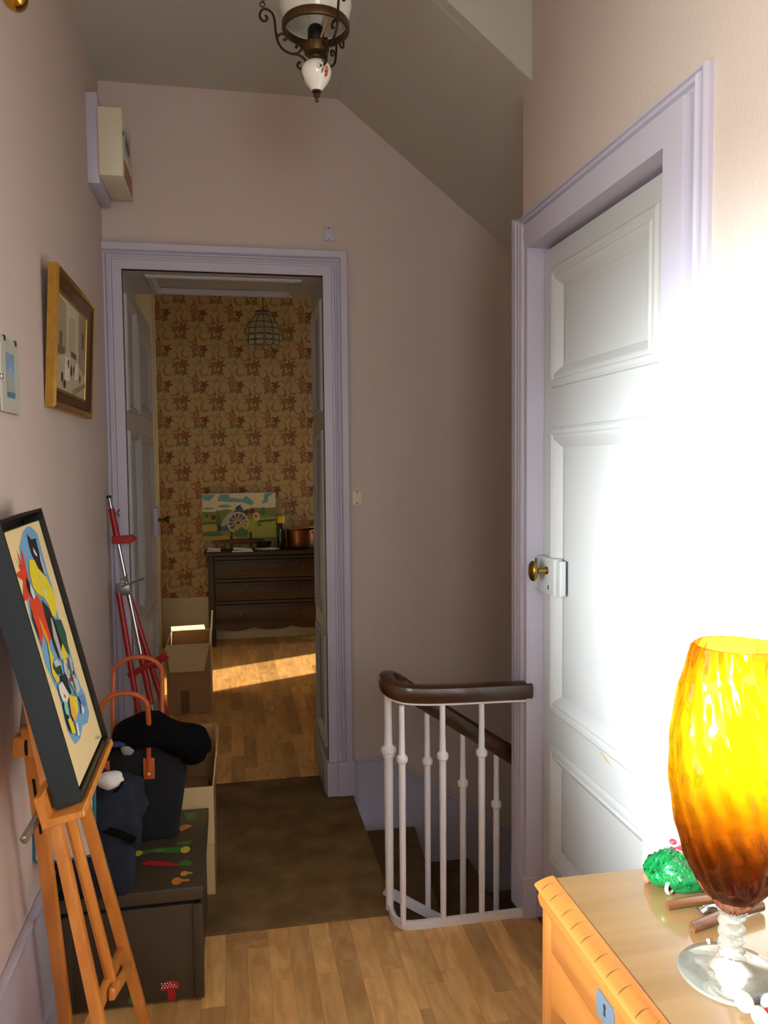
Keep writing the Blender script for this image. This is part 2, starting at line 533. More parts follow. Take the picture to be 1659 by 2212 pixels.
M_PANE = glass('window_pane', (252, 253, 252), 0.0, 1.45, 1.0)

def opal():
    m, t, b = nt('opal_glass')
    b.inputs['Base Color'].default_value = (*lin((238, 236, 226)), 1)
    b.inputs['Roughness'].default_value = 0.12
    b.inputs['Subsurface Weight'].default_value = 0.25
    b.inputs['Subsurface Radius'].default_value = (0.02, 0.02, 0.02)
    b.inputs['Transmission Weight'].default_value = 0.12
    return m
M_OPAL = opal()

def amber():
    m, t, b = nt('amber_optic_glass')
    N, L = t.nodes, t.links
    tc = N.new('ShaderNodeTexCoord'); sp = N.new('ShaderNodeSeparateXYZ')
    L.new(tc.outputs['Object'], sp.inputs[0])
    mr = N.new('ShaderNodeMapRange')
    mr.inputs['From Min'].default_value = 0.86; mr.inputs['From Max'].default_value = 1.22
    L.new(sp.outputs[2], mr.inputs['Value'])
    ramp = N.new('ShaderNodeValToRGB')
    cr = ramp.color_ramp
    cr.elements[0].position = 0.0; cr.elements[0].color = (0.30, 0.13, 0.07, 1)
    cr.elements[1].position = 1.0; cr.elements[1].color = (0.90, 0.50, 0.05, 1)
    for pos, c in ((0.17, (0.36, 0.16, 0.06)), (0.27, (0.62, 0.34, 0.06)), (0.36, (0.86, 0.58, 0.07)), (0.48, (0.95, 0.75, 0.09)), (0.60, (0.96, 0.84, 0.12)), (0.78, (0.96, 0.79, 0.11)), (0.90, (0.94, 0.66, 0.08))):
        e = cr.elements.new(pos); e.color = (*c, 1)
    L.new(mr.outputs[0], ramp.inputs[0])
    L.new(ramp.outputs[0], b.inputs['Base Color'])
    b.inputs['Roughness'].default_value = 0.02
    b.inputs['Transmission Weight'].default_value = 1.0
    b.inputs['IOR'].default_value = 1.35
    tr = N.new('ShaderNodeBsdfTransparent'); L.new(ramp.outputs[0], tr.inputs[0])
    mx = N.new('ShaderNodeMixShader'); mx.inputs[0].default_value = 0.4
    L.new(b.outputs[0], mx.inputs[1]); L.new(tr.outputs[0], mx.inputs[2])
    L.new(mx.outputs[0], N['Material Output'].inputs['Surface'])
    return m
M_AMBER = amber()

# ================================================================== THE SETTING
def Mfar(u, v, h): return Vector((u, 3.41 - h, v))
def Mright(u, v, h): return Vector((0.93 - h, u, v))
def Mleft(u, v, h): return Vector((-0.49 + h, u, v))

# ---- hall floor: sub-floor with individual laminate strips
bm = B(); box(bm, -0.84, -1.2, -0.12, 0.494, 2.44, -0.006); box(bm, 0.494, -1.2, -0.12, 1.08, 2.362, -0.006)
floor = struct('floor', bm, M_UNDER)
bm = B(); box(bm, -0.84, 3.62, -0.12, 2.1, 6.83, -0.006); box(bm, -0.45, 3.618, -0.006, 0.42, 3.64, -0.001)  # second box: brown strip standing in for the shadow at the carpet end
floor_far = struct('floor.001', bm, M_UNDER)

def plank_mesh(w, l, h=0.006):
    b = B(); box(b, -w / 2, -l / 2, -h, w / 2, l / 2, 0)
    top = [e for e in b.edges if all(v.co.z > -1e-6 for v in e.verts)]
    bmesh.ops.bevel(b, geom=top, offset=0.0004, segments=1, affect='EDGES')
    me = bpy.data.meshes.new('plank'); b.to_mesh(me); b.free(); me.materials.append(M_PLANK)
    return me
PLANKS = {}
def lay_planks(parent, x0, x1, y0, y1, w=0.0635, l=0.40):
    x, k = x0, 0
    while x < x1 - 0.005:
        ww = min(w, x1 - x)
        y = y0 - l * ((k * 0.37 + 0.13 * (k % 3)) % 1.0)
        while y < y1 - 0.01:
            ll = l * (0.8 + 0.4 * rnd.random())
            if y + ll < y0 + 0.05: y += ll; continue
            if y + ll > y1 - 0.06: ll = y1 - y + 0.001
            a, b2 = max(y, y0), min(y + ll, y1)
            if b2 - a < 0.46 and y < y0: a = y0
            y += ll
            key = (round(ww, 3), round(b2 - a, 2))
            if key not in PLANKS: PLANKS[key] = plank_mesh(ww - 0.0003, 1.0)
            o = bpy.data.objects.new('plank', PLANKS[key])
            COL.objects.link(o); o.parent = parent
            o.location = (x + ww / 2, (a + b2) / 2, 0)
            o.scale = (1, b2 - a - 0.0004, 1)
        x += w; k += 1
lay_planks(floor, -0.49, 0.494, 0.2, 2.44); lay_planks(floor, 0.494, 0.93, 0.2, 2.362)
bm = B(); box(bm, -0.49, -1.2, -0.006, 0.93, 0.2, 0); box(bm, 1, 1, -0.1, 1.01, 1.01, -0.09)
struct('floor_strip', bm, M_PLANK, floor)
lay_planks(floor_far, -0.60, 0.94, 3.64, 6.73, l=0.44)
bm = B(); box(bm, 0.94, 3.87, -0.006, 1.9, 6.73, 0)
struct('floor_strip', bm, M_PLANK, floor_far)

# ---- landing slab
bm = B(); box(bm, -0.84, 2.44, -0.12, 0.46, 3.62, -0.004)
struct('floor.002', bm, M_UNDER)

# ---- left wall with its window opening (behind the picture's left edge)
bm = B()
WY0, WY1, WZ0, WZ1 = -0.30, 1.20, 0.80, 2.30
box(bm, -0.84, -1.2, -0.1, -0.49, WY0, 2.98)
box(bm, -0.84, WY1, -0.1, -0.49, 3.41, 2.98)
box(bm, -0.84, WY0, -0.1, -0.49, WY1, WZ0)
box(bm, -0.84, WY0, WZ1, -0.49, WY1, 2.98)
wall_left = struct('wall_left', bm, M_WALL)
bm = B()
def MwinL(u, v, h): return Vector((-0.80 + h, u, v))
ring_frame(bm, MwinL, WY0, WZ0, WY1, WZ1, [(0, 0), (0, 0.04), (0.05, 0.04), (0.05, 0)])
for yy in (0.45,):
    box(bm, -0.80, yy - 0.03, WZ0, -0.76, yy + 0.03, WZ1)
window_1 = struct('window_1', bm, M_WHITE)
for a, b2 in ((WY0 + 0.05, 0.42), (0.48, WY1 - 0.05)):
    for k in range(3):
        z0 = WZ0 + 0.05 + k * (WZ1 - WZ0 - 0.1) / 3
        bm = B(); box(bm, -0.786, a, z0 + 0.01, -0.782, b2, z0 + (WZ1 - WZ0 - 0.1) / 3 - 0.01)
        struct('pane', bm, M_PANE, window_1)
        if k:
            bm = B(); box(bm, -0.795, a, z0 - 0.012, -0.772, b2, z0 + 0.012); struct('glazing_bar', bm, M_WHITE, window_1)
# baseboard of the left wall
bm = B()
box(bm, -0.49, -1.2, 0, -0.476, 3.385, 0.385)
box(bm, -0.49, -1.2, 0.385, -0.470, 3.385, 0.402, 0.004)
box(bm, -0.49, -1.2, 0.0, -0.468, 3.385, 0.105, 0.005)
struct('baseboard_left', bm, M_LAV, smooth=True)

# ---- back wall (behind the camera)
bm = B()
box(bm, -0.84, -1.3, -0.1, -0.20, -1.2, 3.05); box(bm, 0.70, -1.3, -0.1, 1.08, -1.2, 3.05)
box(bm, -0.20, -1.3, -0.1, 0.70, -1.2, 1.4); box(bm, -0.20, -1.3, 2.4, 0.70, -1.2, 3.05)
struct('wall_back', bm, M_WALL)
bm = B(); ring_frame(bm, lambda u, v, h: Vector((u, -1.29 + h, v)), -0.20, 1.4, 0.70, 2.4, [(0, 0), (0, 0.05), (0.05, 0.05), (0.05, 0)])
fill_window = struct('fill_window', bm, M_WHITE)  # unseen window, added to go with the fill light
bm = B(); box(bm, -0.15, -1.282, 1.45, 0.65, -1.278, 2.35); struct('pane', bm, M_PANE, fill_window)

# ---- right wall with the panelled door
DY0, DY1, DZ = 1.555, 2.33, 2.10
bm = B()
box(bm, 0.93, -1.2, -0.1, 1.08, DY0 - 0.012, 2.98)
box(bm, 0.93, DY1 + 0.012, -1.7, 1.08, 2.46, 2.98)
box(bm, 0.93, DY0 - 0.012, DZ + 0.012, 1.08, DY1 + 0.012, 2.98)
struct('wall_right', bm, M_WALL)
bm = B()
casing(bm, Mright, DY0, DY1, 0.0, DZ, [(0, -0.06), (0, 0.037), (0.073, 0.037), (0.077, 0.014), (0.090, 0.014), (0.094, 0.024), (0.099, 0.027), (0.105, 0.024), (0.108, 0.014), (0.111, 0.014), (0.113, 0.020), (0.118, 0.020), (0.121, 0.010), (0.121, -0.01)], (0, 1))
RB = [(0, -0.058), (0, 0.036), (0.018, 0.036), (0.022, 0.028), (0.028, 0.028), (0.032, 0.040), (0.037, 0.043), (0.043, 0.040), (0.047, 0.028), (0.052, 0.028), (0.056, 0.040), (0.061, 0.043), (0.067, 0.040), (0.071, 0.028), (0.077, 0.028), (0.082, 0.044), (0.108, 0.046), (0.121, 0.036), (0.121, -0.01)]
prism(bm, RB, lambda d, h: Mright(DY1 + d, 0.0, h), lambda d, h: Mright(DY1 + d, DZ + 0.06 + d * 0.5, h))
trim_1 = struct('trim_1', bm, M_LAV)
for y0, y1 in ((DY1 - 0.005, DY1 + 0.13),):
    bm = B(); box(bm, 0.885, y0, 0.0, 0.93, y1 - 0.05, 0.135, 0.003); box(bm, 0.89, y1 - 0.05, 0.0, 0.935, y1, 0.16, 0.003)
    struct('plinth_block', bm, M_LAV, trim_1)
bm = B(); box(bm, 0.885, DY0 - 0.12, 0.0, 0.93, DY0, 0.14, 0.003); struct('plinth_block', bm, M_LAV, trim_1)
bm = B(); box(bm, 0.915, -1.2, 0, 0.93, DY0 - 0.125, 0.16, 0.003); struct('baseboard_right', bm, M_LAV, smooth=True)
# near-black sheet behind the leaf: its colour paints the shade in the gap above
bm = B(); box(bm, 0.99, DY0, 0, 1.04, DY1, DZ + 0.01); struct('door_gap_shade', bm, M_DARK)

PROF = [(0, 0), (0.002, 0.006), (0.010, 0.011), (0.020, 0.011), (0.026, 0.006), (0.030, 0.006), (0.036, 0.010), (0.048, 0.002), (0.056, -0.004), (0.062, -0.009), (0.070, -0.009)]
def panel_leaf(name, M, u0, u1, v0, v1, stiles, rails, material, thick, root=None, scale=1.0):
    """stiles=(w at u0, w at u1); rails=[(z0,z1),...] bottom to top"""
    parent = root
    a, b2 = u0 + stiles[0], u1 - stiles[1]
    def slab(p, u0_, v0_, u1_, v1_, h0, h1):
        q0, q1 = M(u0_, v0_, h0), M(u1_, v1_, h1)
        box(p, min(q0.x, q1.x), min(q0.y, q1.y), min(q0.z, q1.z), max(q0.x, q1.x), max(q0.y, q1.y), max(q0.z, q1.z))
    for p, q in ((u0, a), (b2, u1)):
        bm = B(); slab(bm, p, v0, q, v1, -thick, 0); obj('stile', bm, material, parent, False)
    for z0, z1 in rails:
        bm = B(); slab(bm, a, z0, b2, z1, -thick, 0); obj('rail', bm, material, parent, False)
    for (z0, z1), (z2, z3) in zip(rails[:-1], rails[1:]):
        bm = B(); slab(bm, a, z1, b2, z2, -thick, -0.010)
        ring_frame(bm, M, a + 0.084, z1 + 0.084, b2 - 0.050, z2 - 0.084, [(0, -0.0098), (0.0015, -0.0118), (0.003, -0.0098)])
        obj('panel', bm, material, parent, False)
        bm = B(); ring_frame(bm, M, a, z1, b2, z2, [(d * scale, h) for d, h in PROF]); obj('moulding', bm, material, parent, True, 25)

door_1 = bpy.data.objects.new('door_1', None); COL.objects.link(door_1); door_1.location = (0.95, 2.32, 0); door_1['kind'] = 'structure'
def Mdoor(u, v, h): return Vector((0.95 - h, u, v))
panel_leaf('door_1', Mdoor, DY0 + 0.004, DY1 - 0.003, 0.012, DZ - 0.012, (0.096, 0.057), [(0.012, 0.21), (0.592, 0.688), (1.556, 1.672), (2.028, DZ - 0.012)], M_DOOR, 0.035, door_1)
prints('paint_chip', Mdoor, [([(1.865, 0.664), (1.90, 0.676), (1.935, 0.682), (1.93, 0.676), (1.895, 0.667)], (196, 160, 110))], door_1)
bm = B(); box(bm, 0.922, 2.185, 1.056, 0.9495, 2.316, 1.166, 0.003); box(bm, 0.930, 2.160, 1.060, 0.9495, 2.185, 1.163, 0.002)
lock = obj('lock_box', bm, M_DOOR, door_1)
bm = B(); box(bm, 0.918, 2.318, 1.062, 0.9499, 2.3275, 1.160, 0.002); box(bm, 0.9205, 2.3155, 1.09, 0.9215, 2.3185, 1.155)
obj('keeper', bm, M_DOOR, door_1)
bm = B(); box(bm, 0.917, 2.3158, 1.095, 0.924, 2.3182, 1.156); box(bm, 0.9213, 2.222, 1.072, 0.9222, 2.228, 1.085)
obj('bolt_slot', bm, M_DARK, lock)
bm = B()
Mx = Matrix.Rotation(-PI / 2, 3, 'Y')
lathe(bm, [(0.0, 0.0), (0.012, 0.0), (0.012, 0.004), (0.0085, 0.007), (0.0075, 0.02), (0.0075, 0.028), (0.012, 0.034), (0.0, 0.036)], (0.9222, 2.235, 1.128), 20, M=Mx)
blob(bm, (0.877, 2.235, 1.128), (0.0125, 0.024, 0.031), 24, 16, amp=0)
obj('door_knob', bm, M_BRASS, door_1)

# ---- far end wall with the doorway to the next room
OX0, OX1, OZ = -0.418, 0.394, 2.244
bm = B()
box(bm, -0.84, 3.41, -0.1, OX0 - 0.012, 3.87, 3.0)
box(bm, OX1 + 0.012, 3.41, -1.9, 2.8, 3.87, 3.0)
box(bm, OX0 - 0.012, 3.41, OZ + 0.012, OX1 + 0.012, 3.87, 3.0)
struct('wall_far', bm, M_WALL)
bm = B()
casing(bm, Mfar, OX0, OX1, 0.0, OZ, [(0, -0.01), (0, 0.022), (0.036, 0.022), (0.040, 0.014), (0.046, 0.014), (0.050, 0.020), (0.055, 0.023), (0.060, 0.020), (0.064, 0.012), (0.071, 0.012), (0.0712, 0.026), (0.076, 0.032), (0.100, 0.034), (0.1045, 0.030), (0.1045, -0.01)])
trim_2 = struct('trim_2', bm, M_LAV)
bm = B(); box(bm, OX1 - 0.012, 3.365, 0.008, OX1 + 0.036, 3.41, 0.155, 0.002); box(bm, OX1 + 0.036, 3.36, 0.008, OX1 + 0.112, 3.41, 0.155, 0.002)
struct('plinth_block', bm, M_LAV, trim_2)
bm = B(); box(bm, OX0 - 0.072, 3.365, 0.008, OX0 + 0.005, 3.41, 0.155, 0.002); struct('plinth_block', bm, M_LAV, trim_2)
# panelled lining of the doorway
door_3 = bpy.data.objects.new('trim_3', None); COL.objects.link(door_3); door_3.location = (0, 3.64, 0); door_3['kind'] = 'structure'
def MrevR(u, v, h): return Vector((OX1 - h, u, v))
def MrevL(u, v, h): return Vector((OX0 + h, u, v))
def MrevT(u, v, h): return Vector((v, u, OZ - h))
for M in (MrevR, MrevL):
    panel_leaf('lining', M, 3.40, 3.87, 0.0, OZ, (0.05, 0.06), [(0.0, 0.20), (0.70, 0.78), (1.60, 1.68), (2.16, OZ)], M_GREY, 0.012, door_3, 0.6)
panel_leaf('lining', MrevT, 3.40, 3.87, OX0, OX1, (0.08, 0.06), [(OX0, OX0 + 0.08), (OX1 - 0.08, OX1)], M_GREY, 0.012, door_3, 0.6)
bm = B(); box(bm, OX1 - 0.018, 3.41, 0.0, OX1, 3.88, 0.15, 0.004); obj('plinth', bm, M_GREY, door_3)
bm = B(); box(bm, OX1 - 0.004, 3.862, 1.07, OX1 + 0.004, 3.876, 1.23, 0.001); obj('strike_plate', bm, M_STEEL, door_3)

# open door leaf of that doorway, swung into the far room
door_2 = bpy.data.objects.new('door_2', None); COL.objects.link(door_2); door_2.location = (-0.44, 3.89, 0); door_2['kind'] = 'structure'
def Mleaf(u, v, h): return Vector((-0.428 + h, u, v))
panel_leaf('door_2', Mleaf, 3.885, 4.665, 0.012, 2.225, (0.09, 0.09), [(0.012, 0.2), (0.70, 0.80), (1.60, 1.70), (2.13, 2.225)], M_GREY, 0.036, door_2)
bm = B(); box(bm, -0.4278, 4.53, 1.06, -0.405, 4.662, 1.22, 0.003); obj('lock_box', bm, M_LAV, door_2)
bm = B(); lathe(bm, [(0, 0), (0.011, 0), (0.008, 0.008), (0.007, 0.03), (0.016, 0.036), (0.022, 0.046), (0.018, 0.058), (0, 0.062)], (-0.405, 4.60, 1.15), 18, M=Matrix.Rotation(PI / 2, 3, 'Y'))
obj('door_knob', bm, M_BRONZE, door_2)

# ---- ceilings
bm = B(); box(bm, -0.84, -1.3, 2.98, 2.8, 3.5, 3.06); struct('ceiling', bm, M_CEIL)
bm = B()
prism(bm, [(0.47, 2.979), (2.7, 1.228), (2.7, 1.30), (0.50, 3.03)], lambda a, c: Vector((a, 2.43, c)), lambda a, c: Vector((a, 3.415, c)))
struct('ceiling.001', bm, M_CEIL)
bm = B()
prism(bm, [(0.47, 2.982), (0.96, 2.982), (0.96, 2.594)], lambda a, c: Vector((a, 2.385, c)), lambda a, c: Vector((a, 2.435, c)))
struct('wall_front', bm, M_CEIL)
bm = B(); box(bm, 1.08, 2.36, -1.9, 2.7, 2.46, 3.0); box(bm, 0.50, 2.31, -1.9, 1.08, 2.360, -0.122); struct('wall_stair', bm, M_WALL)
bm = B(); box(bm, 2.7, 2.3, -2.0, 2.8, 3.5, 3.0); struct('wall_stair_end', bm, M_WALL)
bm = B(); box(bm, 0.40, 2.38, -2.0, 2.8, 3.5, -1.9); struct('floor.003', bm, M_UNDER)

# ---- lavender stair skirting on the far wall
bm = B()
prism(bm, [(0.508, -0.6), (0.508, 0.142), (0.64, 0.142), (2.7, -1.218), (2.7, -1.9), (1.6, -1.9)], lambda a, c: Vector((a, 3.398, c)), lambda a, c: Vector((a, 3.412, c)))
skirt = struct('baseboard_far', bm, M_LAV)
bm = B(); tube(bm, [(0.508, 3.398, 0.150), (0.642, 3.398, 0.150), (2.7, 3.398, -1.208)], 0.008, 6); obj('cap_moulding', bm, M_LAV, skirt)

# ---- the far room
bm = B(); box(bm, -0.84, 6.73, -0.1, 2.1, 6.83, 3.06); struct('wall_far.001', bm, M_WALLP)
bm = B(); box(bm, -0.60, 6.712, 0, 1.9, 6.73, 0.366, 0.004); struct('baseboard_far.001', bm, M_CREAMBASE, smooth=True)
bm = B(); box(bm, -0.84, 3.87, -0.1, -0.60, 6.83, 3.06); struct('wall_left.001', bm, M_CREAM)
bm = B()
for y0, y1 in ((4.90, 5.65), (5.665, 6.44)):
    box(bm, -0.60, y0, 0.05, -0.575, y1, 2.85, 0.003)
box(bm, -0.60, 6.50, 0, -0.57, 6.62, 3.0, 0.004)
struct('trim_4', bm, M_CREAM, smooth=True)
bm = B(); box(bm, -0.84, 3.5, 3.0, 2.8, 6.83, 3.06); struct('ceiling.002', bm, M_CEIL)
FY0, FY1, FZ0, FZ1 = 6.08, 6.69, 0.15, 2.3
bm = B()
box(bm, 1.9, 3.87, -0.1, 2.05, FY0, 3.06); box(bm, 1.9, FY1, -0.1, 2.05, 6.83, 3.06)
box(bm, 1.9, FY0, -0.1, 2.05, FY1, FZ0); box(bm, 1.9, FY0, FZ1, 2.05, FY1, 3.06)
struct('wall_right.001', bm, M_WALLP)
bm = B(); ring_frame(bm, lambda u, v, h: Vector((1.98 + h, u, v)), FY0, FZ0, FY1, FZ1, [(0, 0), (0, 0.03), (0.015, 0.03), (0.015, 0)])
struct('window_2', bm, M_WHITE)

# ================================================================== LANDING CARPET AND STAIRS
cp = B(); box(cp, -0.488, 2.436, -0.003, 0.495, 3.62, 0.007, 0.003)
tag(obj('landing_carpet', cp, M_CARPET), 'worn mottled brown carpet covering the stair landing', 'carpet')

stairs = thing('staircase', 'brown carpeted stairs going down behind the white railing', 'stairs', (0.5, 3.0, -0.17))
nos = [(0.475, 0.475), (0.685, 0.775), (1.02, 1.025), (1.275, 1.275), (1.53, 1.53), (1.785, 1.785), (2.04, 2.04), (2.295, 2.295)]
for i in range(1, 8):
    (a0, a1), (b0, b1) = nos[i - 1], nos[i]
    z = -0.172 * i
    bm = B()
    front = {1: [(a0 - 0.02, 2.366), (b0, 2.366)], 2: [(a0 - 0.02, 2.366), (0.925, 2.366), (0.925, 2.464), (b0, 2.464)]}.get(i, [(a0 - 0.02, 2.464), (b0, 2.464)])
    prism(bm, front + [(b1, 3.396), (a1 - 0.02, 3.396)], lambda a, c: Vector((a, c, z - 0.168)), lambda a, c: Vector((a, c, z)))
    bmesh.ops.bevel(bm, geom=list(bm.edges), offset=0.004, segments=1, affect='EDGES')
    obj('step', bm, M_STAIR, stairs)

# ================================================================== RAILING
rail = thing('stair_railing', 'white iron stair railing with dark varnished wooden handrail', 'railing', (0.7, 2.4, 0))
RP = [(-0.026, -0.010), (-0.022, -0.024), (-0.014, -0.024), (-0.014, -0.030), (0.014, -0.030), (0.014, -0.024), (0.022, -0.024), (0.026, -0.010), (0.027, 0.004), (0.022, 0.018), (0.010, 0.025), (-0.010, 0.025), (-0.022, 0.018), (-0.027, 0.004)]
path = [(0.912, 2.345, 0.738)] + catmull([(0.80, 2.345, 0.740), (0.66, 2.347, 0.742), (0.56, 2.350, 0.746), (0.505, 2.358, 0.752), (0.472, 2.385, 0.762), (0.466, 2.425, 0.770), (0.482, 2.468, 0.765), (0.525, 2.495, 0.738), (0.600, 2.500, 0.680)], 7) + [(0.80, 2.50, 0.545), (1.5, 2.50, 0.083)]
bm = B(); sweep(bm, path, RP, (0, 0, 1), [1.0] * len(path)); hr = obj('handrail', bm, M_RAIL, rail, True, 40)
hr.data.materials.append(M_WHITE)
bm = B(); sweep(bm, [(p[0], p[1], p[2] - 0.033) for p in [(0.895, 2.345, 0.738)] + path[1:]], [(-0.013, -0.003), (0.013, -0.003), (0.013, 0.003), (-0.013, 0.003)], (0, 0, 1)); obj('top_bar', bm, M_WHITE, rail)
def baluster(x, y, z0, z1, zk, r=0.0098, big=False):
    bm = B()
    k = 1.25 if big else 1.0
    pr = [(0, z0), (r * 0.92, z0), (r * 1.0, z0 + 0.1), (r * 1.12, zk - 0.06), (r * 1.12, zk - 0.022 * k)]
    if big: pr += [(r * 1.5, zk - 0.02), (r * 1.5, zk - 0.013), (r * 1.2, zk - 0.011)]
    pr += [(r * 1.25, zk - 0.012), (r * 1.75, zk - 0.008), (r * 1.9, zk), (r * 1.75, zk + 0.008), (r * 1.2, zk + 0.013), (r * 1.02, zk + 0.018), (r * 0.92, zk + 0.08), (r * 0.9, z1), (0, z1)]
    lathe(bm, pr, (x, y, 0), 16)
    obj('baluster', bm, M_WHITE, rail)
for x in (0.497, 0.626, 0.752): baluster(x, 2.345, 0.02, 0.712, 0.545)
baluster(0.477, 2.46, 0.0, 0.735, 0.535, 0.0135, True)
for x in (0.615, 0.736, 0.853, 0.985, 1.11): baluster(x, 2.50, -0.04 - 0.66 * (x - 0.60), 0.645 - 0.66 * (x - 0.60), 0.47 - 0.70 * (x - 0.617))
bm = B()
bp = [(0.905, 2.345, 0.012), (0.60, 2.345, 0.012), (0.53, 2.347, 0.012), (0.500, 2.356, 0.012), (0.482, 2.38, 0.012), (0.476, 2.41, 0.014), (0.476, 2.47, 0.018)]
sweep(bm, bp[:1] + catmull(bp[1:], 5), [(-0.006, -0.012), (0.006, -0.012), (0.006, 0.014), (-0.006, 0.014)], (0, 0, 1))
obj('base_bar', bm, M_WHITE, rail)
bm = B(); bar(bm, (0.470, 2.50, 0.05), (1.5, 2.50, -0.63), 0.012, 0.03, (0, 1, 0)); obj('stringer_bar', bm, M_WHITE, rail)

# ================================================================== WALL FITTINGS
sw = thing('light_switch', 'cream light switch on the wall right of the far doorway', 'switch', (0.531, 3.41, 1.304))
bm = B(); box(bm, 0.510, 3.401, 1.274, 0.553, 3.41, 1.334, 0.003); obj('cover_plate', bm, M_PLASTIC, sw)
bm = B(); box(bm, 0.523, 3.3965, 1.288, 0.538, 3.4015, 1.320, 0.002); obj('rocker', bm, M_PLASTIC, sw)
for z in (1.281, 1.328):
    bm = B(); lathe(bm, [(0, 0), (0.0026, 0), (0.0022, 0.001), (0, 0.0012)], (0.531, 3.401, z), 10, M=Matrix.Rotation(PI / 2, 3, 'X')); obj('screw', bm, M_DARK, sw)
bl = thing('blank_plate', 'small lavender blank cover plate above the far doorway', 'cover plate', (0.425, 3.41, 2.42))
bm = B(); box(bm, 0.403, 3.402, 2.394, 0.447, 3.41, 2.450, 0.002); obj('plate', bm, M_LAV, bl)
for z in (2.400, 2.445):
    bm = B(); lathe(bm, [(0, 0), (0.0026, 0), (0.0022, 0.001), (0, 0.0012)], (0.425, 3.402, z), 10, M=Matrix.Rotation(PI / 2, 3, 'X')); obj('screw', bm, M_DARK, bl)

mt = thing('electric_meter', 'cream electric meter box on a lavender board high on the left wall', 'meter', (-0.47, 3.24, 2.6))
bm = B(); box(bm, -0.49, 3.10, 2.478, -0.449, 3.38, 2.80, 0.002); obj('backboard', bm, M_LAV, mt)
bm = B(); box(bm, -0.449, 3.09, 2.505, -0.364, 3.365, 2.748, 0.004); mc = obj('meter_case', bm, M_PLASTIC, mt)
bm = B(); box(bm, -0.3645, 3.14, 2.62, -0.3625, 3.30, 2.70, 0.0005); obj('display_window', bm, mat('meter_window', (150, 168, 180), 0.2, nscale=20), mc)
bm = B(); box(bm, -0.3628, 3.17, 2.64, -0.3618, 3.27, 2.672); obj('counter', bm, M_BLACK, mc)
bm = B(); box(bm, -0.3645, 3.12, 2.51, -0.3615, 3.34, 2.575, 0.0005); obj('terminal_cover', bm, mat('meter_brown_label', (156, 108, 70), 0.5, nscale=20), mc)
bm = B(); box(bm, -0.3645, 3.10, 2.655, -0.3615, 3.11, 2.668); obj('seal', bm, M_BLACK, mc)

# gilt framed print, leaning off the left wall at its top
pc = thing('framed_print', 'gilt framed street scene print tilting off the left wall', 'picture', (-0.48, 2.6, 1.8))
PN = Vector((1, 0, -0.055)).normalized(); PU = Vector((0.055, 0, 1)).normalized()
PO = Vector((-0.477, 2.285, 1.612))
def Mpic(u, v, h): return PO + Vector((0, 1, 0)) * u + PU * v + PN * h
bm = B(); ring_frame(bm, Mpic, 0, 0, 0.585, 0.385, [(0, -0.012), (0, 0.010), (0.006, 0.016), (0.013, 0.013), (0.018, 0.013)]); obj('frame_moulding', bm, M_GILT, pc)
bm = B(); ring_frame(bm, Mpic, 0, 0, 0.585, 0.385, [(0.018, 0.013), (0.028, 0.006), (0.050, -0.002), (0.052, 0.001)]); obj('frame_slip', bm, M_GILTD, pc)
bm = B(); ring_frame(bm, Mpic, 0.052, 0.052, 0.533, 0.333, [(0, 0.001), (0.004, 0.002), (0.008, 0.0), (0.009, -0.004)]); obj('inner_slip', bm, M_GILT, pc)
bm = B(); prism(bm, [(0.02, 0.02), (0.565, 0.02), (0.565, 0.365), (0.02, 0.365)], lambda u, v: Mpic(u, v, -0.010), lambda u, v: Mpic(u, v, -0.0035)); pb = obj('print_sheet', bm, mat('aged_print', (196, 184, 150), 0.4, nscale=14, namt=0.18), pc)
def Mpp(u, v, h): return Mpic(0.06 + u * 0.465, 0.06 + (1 - v) * 0.265, -0.0035 + h)
street = [
    ([(0, 0), (1, 0), (1, 0.55), (0, 0.62)], (198, 190, 160)),
    ([(0, 0), (0.30, 0.05), (0.36, 0.56), (0, 0.70)], (164, 148, 118)),
    ([(0.72, 0.02), (1, 0), (1, 0.72), (0.74, 0.62)], (150, 136, 110)),
    ([(0.40, 0.18), (0.52, 0.12), (0.62, 0.18), (0.62, 0.55), (0.40, 0.55)], (178, 168, 140)),
    ([(0, 0.68), (1, 0.70), (1, 1), (0, 1)], (186, 172, 142)),
    ([(0.30, 0.62), (0.46, 0.60), (0.46, 0.86), (0.30, 0.88)], (232, 226, 206)),
    ([(0.62, 0.62), (0.74, 0.60), (0.74, 0.80), (0.62, 0.82)], (226, 220, 204)),
    ([(0.52, 0.62), (0.60, 0.62), (0.60, 0.76), (0.52, 0.76)], (206, 196, 172)),
    ([(0.12, 0.38), (0.2, 0.38), (0.2, 0.55), (0.12, 0.55)], (110, 92, 72)),
    ([(0.84, 0.2), (0.92, 0.2), (0.92, 0.4), (0.84, 0.4)], (104, 86, 66)),
    ([(0.08, 0.55), (0.28, 0.52), (0.28, 0.60), (0.08, 0.63)], (122, 92, 66)),
    ([(0.48, 0.52), (0.66, 0.52), (0.66, 0.58), (0.48, 0.58)], (112, 84, 60)),
    (ell(0.22, 0.86, 0.03, 0.06, 10), (52, 40, 32)), (ell(0.30, 0.92, 0.035, 0.05, 10), (60, 44, 34)),
    (ell(0.50, 0.74, 0.025, 0.06, 10), (48, 38, 32)), (ell(0.57, 0.72, 0.02, 0.05, 10), (70, 54, 42)),
    (ell(0.80, 0.78, 0.02, 0.05, 10), (62, 48, 40)), (ell(0.40, 0.68, 0.02, 0.05, 10), (80, 62, 48)),
    ([(0.55, 0.95), (0.98, 0.80), (1, 0.84), (0.62, 1.0)], (150, 132, 100)),
]
prints('printed_scene', Mpp, street, pb)

